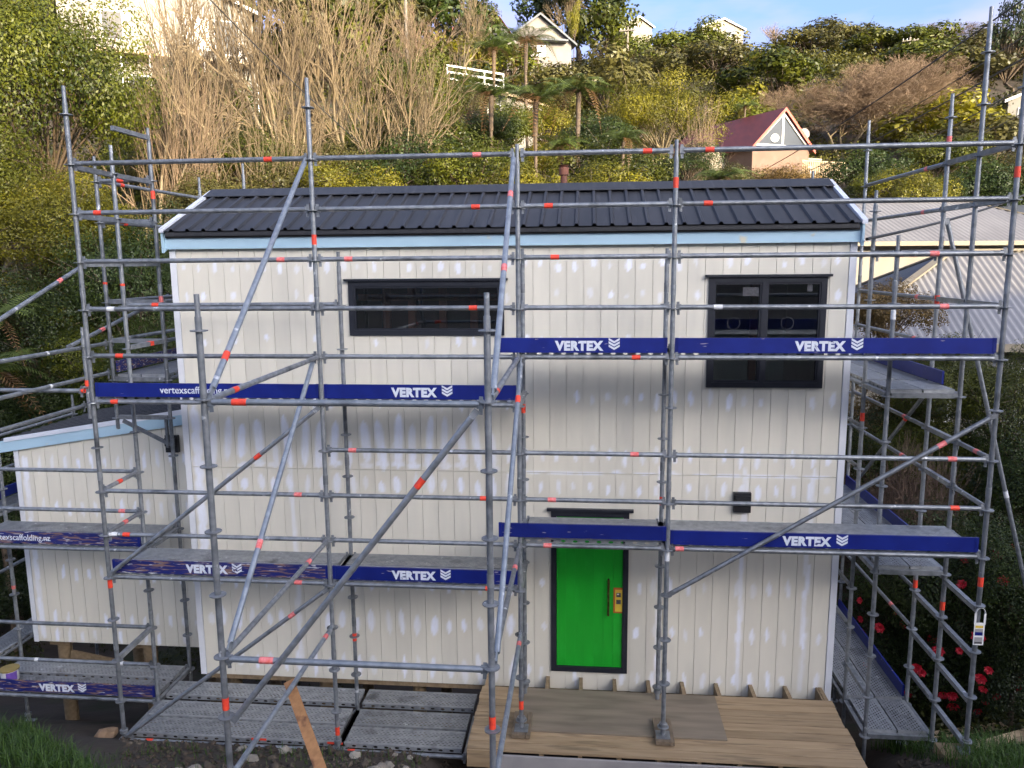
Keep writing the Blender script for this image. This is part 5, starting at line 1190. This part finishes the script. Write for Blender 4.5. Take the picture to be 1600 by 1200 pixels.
tree(1405, 42, 122, 60, 'airy', 'leaf_mid', 'thin open-crowned tree poking above the skyline', aspect=1.0)
tree(1380, 66.0, 106, 137.5, 'far', 'leaf_mid', 'green tree left of the leaning power pole', aspect=.8)
tree(1445, 54.0, 104, 137.5, 'far', 'leaf_mid', 'green tree right of the leaning power pole', aspect=.8)
tree(1535, 42.0, 100, 137.5, 'far', 'leaf_olive', 'tree behind the top of the tallest upright on the right', aspect=.8)
tree(1590, -25, 78, 90, 'airy', 'leaf_dark', 'dark pine branches at the top right corner', aspect=2.0)
tree(1575, 79.0, 84, 150, 'far', 'leaf_gold', 'yellowish tree at the right edge below the pine', aspect=.9)
tree(1520, 99.0, 80, 150, 'far', 'leaf_olive', 'olive tree behind the tallest upright\'s middle', aspect=.9)
tree(1440, 104.0, 82, 162.5, 'far', 'leaf_mid', 'green tree below the leaning power pole', aspect=.8)
tree(1470, 144.0, 58, 212.5, 'far', 'leaf_yellow', 'light green tree right of the domed brown crown', aspect=.8)
tree(1560, 159.0, 52, 212.5, 'far', 'leaf_olive', 'olive tree at the right edge in the middle of the slope', aspect=.8)
tree(1350, 215, 42, 140, 'mid', 'leaf_dark', 'dark green tree right of the cottage balcony')
tree(1435, 248, 30, 120, 'mid', 'leaf_yellow', 'bright rounded bush lit by sun above the neighbour\'s ridge', aspect=1.0)
tree(1370, 255, 33, 100, 'mid', 'leaf_mid', 'green bush between the balcony and the bright rounded bush')
tree(1490, 190, 44, 140, 'mid', 'leaf_mid', 'green tree behind the bright rounded bush')
tree(1530, 230, 37, 160, 'mid', 'leaf_dark', 'dark shaded tree above the farther neighbour\'s roof', aspect=.9)
tree(1610, 220, 38, 150, 'mid', 'leaf_olive', 'olive shaded tree at the right edge above the neighbours', aspect=.9)
tree(1385, 312, 36, 100, 'mid', 'leaf_yellow', 'low yellowish shrub left of the farther neighbour\'s ridge', aspect=.8, name='shrub', cat='shrub')
tree(1320, 295, 34, 80, 'mid', 'leaf_mid', 'low green shrub by the right end of the dark ridge', name='shrub', cat='shrub')
# --- right side, close by
tree(1398, 420, 6.6, 150, 'mid', 'leaf_gold', 'golden dry shrub between the house wall and the near neighbour\'s roof', aspect=1.0, name='shrub', cat='shrub')
tree(1460, 500, 5.6, 220, 'fine', 'leaf_mid', 'leafy green shrub behind the upper right deck', aspect=.9, name='shrub', cat='shrub')
tree(1585, 520, 4.8, 230, 'fine', 'leaf_mid', 'green shrub at the right edge below the near neighbour\'s roof', aspect=1.1, name='shrub', cat='shrub')
tree(1640, 640, 3.6, 260, 'fine', 'leaf_dark', 'dark shrub at the right edge beside the leaning brace', aspect=1.1, name='shrub', cat='shrub')
tree(1380, 600, 6.2, 200, 'fine', 'leaf_dark', 'dark shrub in the gap right of the house', aspect=1.2, name='shrub', cat='shrub')
def camellia(px_, py_, Y, wpx, label, nfl):
    r0 = tree(px_, py_, Y, wpx, 'fine', 'leaf_dark', label, aspect=1.0, name='camellia_shrub', cat='shrub')
    t = onY(px_, py_, Y); dep = (np.array(t)-CP)@CF; r_ = wpx/2/FPX*dep; g = gz(t[0], Y); H = max(t[2]-g, r_*.9)
    q = MB(); n_ = 7
    for ringi, (rr, zz) in enumerate(((.055, .0), (.04, .012), (.02, .025))):
        for i in range(n_):
            a = 6.283*(i+.5*ringi)/n_; b_ = .45; q.add([(0, 0, zz-.01), (rr*math.cos(a-b_), rr*math.sin(a-b_), zz), (rr*1.25*math.cos(a), rr*1.25*math.sin(a), zz+.018), (rr*math.cos(a+b_), rr*math.sin(a+b_), zz)], [(0, 1, 2, 3)])
    me = q.mesh('bloom'); me.materials.append(MT['flower'])
    for _ in range(nfl):
        d_ = Vector((random.gauss(0, 1), -abs(random.gauss(.3, 1)), random.gauss(0, .8))).normalized(); v = Vector((t[0]+d_.x*r_*.95, Y+d_.y*r_*.95, g+H*.5+d_.z*min(H*.45, r_)))
        o = link('bloom', me, None, r0, v); o.rotation_euler = (d_+Vector((0, -.4, .2))).to_track_quat('Z', 'Y').to_euler(); s = random.uniform(.75, 1.3); o.scale = (s, s, s)
camellia(1500, 770, 2.3, 300, 'camellia shrub with red blooms behind the lower right scaffold', 26)
camellia(1610, 800, 1.2, 260, 'camellia shrub with a few red blooms at the right edge', 14)
camellia(1420, 860, 3.0, 170, 'small red-flowered camellia beside the lowest right deck', 10)
# --- hillside scrub: one uncountable mass of low foliage
def scrub():
    rng = np.random.default_rng(77); CS = []; NS = []; SZ = []; AV = []
    def clump(x, y, r_, nl, lf, zoff=.3, base=None):
        z = float(height(x, y)); v = rng.normal(size=(nl, 3)); v /= np.linalg.norm(v, axis=1, keepdims=True); v[:, 2] = np.abs(v[:, 2])
        sub = 1+.25*np.sin(v[:, 0]*6+x)*np.sin(v[:, 1]*6+y); CS.append(np.array([x, y, z-.1])+v*(r_*sub*rng.uniform(.6, 1.05, nl))[:, None]*np.array([1, 1, 1.05])); NS.append(v+rng.normal(size=(nl, 3))*.6+np.array([0, 0, .3]))
        SZ.append(np.full(nl, lf)); b_ = rng.uniform(.1, .85) if base is None else base; AV.append(np.clip(b_+rng.normal(size=nl)*.09, 0, 1))
    for _ in range(2700):
        y = 13+(rng.random()**.8)*125; dep = y+9; px_ = rng.uniform(-80, 1680); x = 5+dep*((px_-800)/1208-.096)
        if 7.5 < x < 30 and y < 31: continue
        r_ = rng.uniform(.7, 1.5)*(1+.006*y); clump(x, y, r_, 120, max(.06, dep*.0022))
    for _ in range(150):
        y = rng.uniform(3.8, 12); x = rng.uniform(-12, 9.5); clump(x, y, rng.uniform(.4, .9), 200, .05, base=.15)
    for _ in range(130):
        y = rng.uniform(.3, 5); x = rng.uniform(9.7, 14); clump(x, y, rng.uniform(.3, .6), 220, .04, base=.2)
    C_, N_, S_, A_ = map(np.concatenate, (CS, NS, SZ, AV)); V, F = leaves(C_, N_, 1.0, rng)
    V = (V.reshape(-1, 4, 3)-C_[:, None])*S_[:, None, None]+C_[:, None]
    tag(link('hillside_scrub', np_mesh('scrub', V.reshape(-1, 3), F, np.repeat(A_, 4)), MT['leaf_scrub']), 'low dense scrub covering the hillside between the trees', 'scrub', kind='stuff')
scrub()
def grass(name, n_, xr, yr, h, label, keep):
    rng = np.random.default_rng(len(label)); x = rng.uniform(*xr, n_); y = rng.uniform(*yr, n_)
    k = keep(x, y)*(vnoise(x, y, .38, 21) > -.06+rng.normal(size=n_)*.08); x, y = x[k > 0], y[k > 0]; z = height(x, y)-.01; m = len(x); a = rng.random(m)*6.28; hh = h*rng.uniform(.4, 1.25, m); b = rng.uniform(.15, .8, m)
    dx, dy = np.cos(a), np.sin(a); w_ = .0045; base = np.stack([x, y, z], -1); sd = np.stack([-dy, dx, 0*dx], -1)*w_
    mid = base+np.stack([dx*b*hh*.35, dy*b*hh*.35, hh*.6], -1); tip = base+np.stack([dx*b*hh, dy*b*hh, hh*(1-.35*b)], -1)
    V = np.stack([base-sd, base+sd, mid+sd*.7, mid-sd*.7, mid-sd*.7, mid+sd*.7, tip+sd*.1, tip-sd*.1], 1).reshape(-1, 3); F = np.arange(8*m).reshape(-1, 4)
    tag(link(name, np_mesh(name, V, F, np.repeat(rng.random(m), 8)), MT['grass']), label, 'grass', kind='stuff')
grass('grass', 30000, (-5.5, 1.2), (-4.6, -.9), .21, 'green grass tufts on the bank left of the scaffold', lambda x, y: (x < -.6-1.1*(y+2.0)))
grass('grass', 9000, (8.6, 12.5), (-2.6, .2), .24, 'long grass around the feet of the right-hand scaffold', lambda x, y: np.ones_like(x))
grass('grass', 1500, (.2, 3.6), (-3.6, -1.6), .12, 'sparse weeds in the dirt below the front scaffold', lambda x, y: (np.random.default_rng(3).random(len(x)) < .5)*1)

def rubble():                                   # clods and gravel strewn over the bare soil
    rng = np.random.default_rng(5); n_ = 3600; y = rng.uniform(-4.2, -.9, n_); px_ = rng.uniform(100, 800, n_); dep = y+9.1
    x = 5+dep*((px_-800)/1208*1.03-.09); right = rng.random(n_) < .25; x = np.where(right, rng.uniform(8.1, 12, n_), x)
    k = ~((x > 3.65) & (x < 8.05) & (y > -1.75)); x, y = x[k], y[k]; m = len(x); r_ = rng.gamma(1.6, .009, m)+.006
    z = height(x, y); q = np.array([(1, 0, 0), (0, 1, 0), (-1, 0, 0), (0, -1, 0), (0, 0, .8), (0, 0, -.6)])
    V = (q[None]+rng.normal(size=(m, 6, 3))*.25)*r_[:, None, None]*rng.uniform(.7, 1.3, (m, 1, 3)); V = V+np.stack([x, y, z+r_*.2], -1)[:, None]
    t = np.array([(0, 1, 4), (1, 2, 4), (2, 3, 4), (3, 0, 4), (1, 0, 5), (2, 1, 5), (3, 2, 5), (0, 3, 5)])
    F = (np.arange(m)*6)[:, None, None]+t[None]
    o = link('rubble', np_mesh('rubble', V.reshape(-1, 3), F.reshape(-1, 3)), mat('clods_and_gravel', (.055, .04, .028), (.15, .125, .095), rough=.95, scale=5, detail=2, lo=.5, hi=.75, coords='Generated'))
    tag(o, 'clods and gravel strewn over the bare soil below the scaffold', 'rubble', kind='stuff')
rubble()
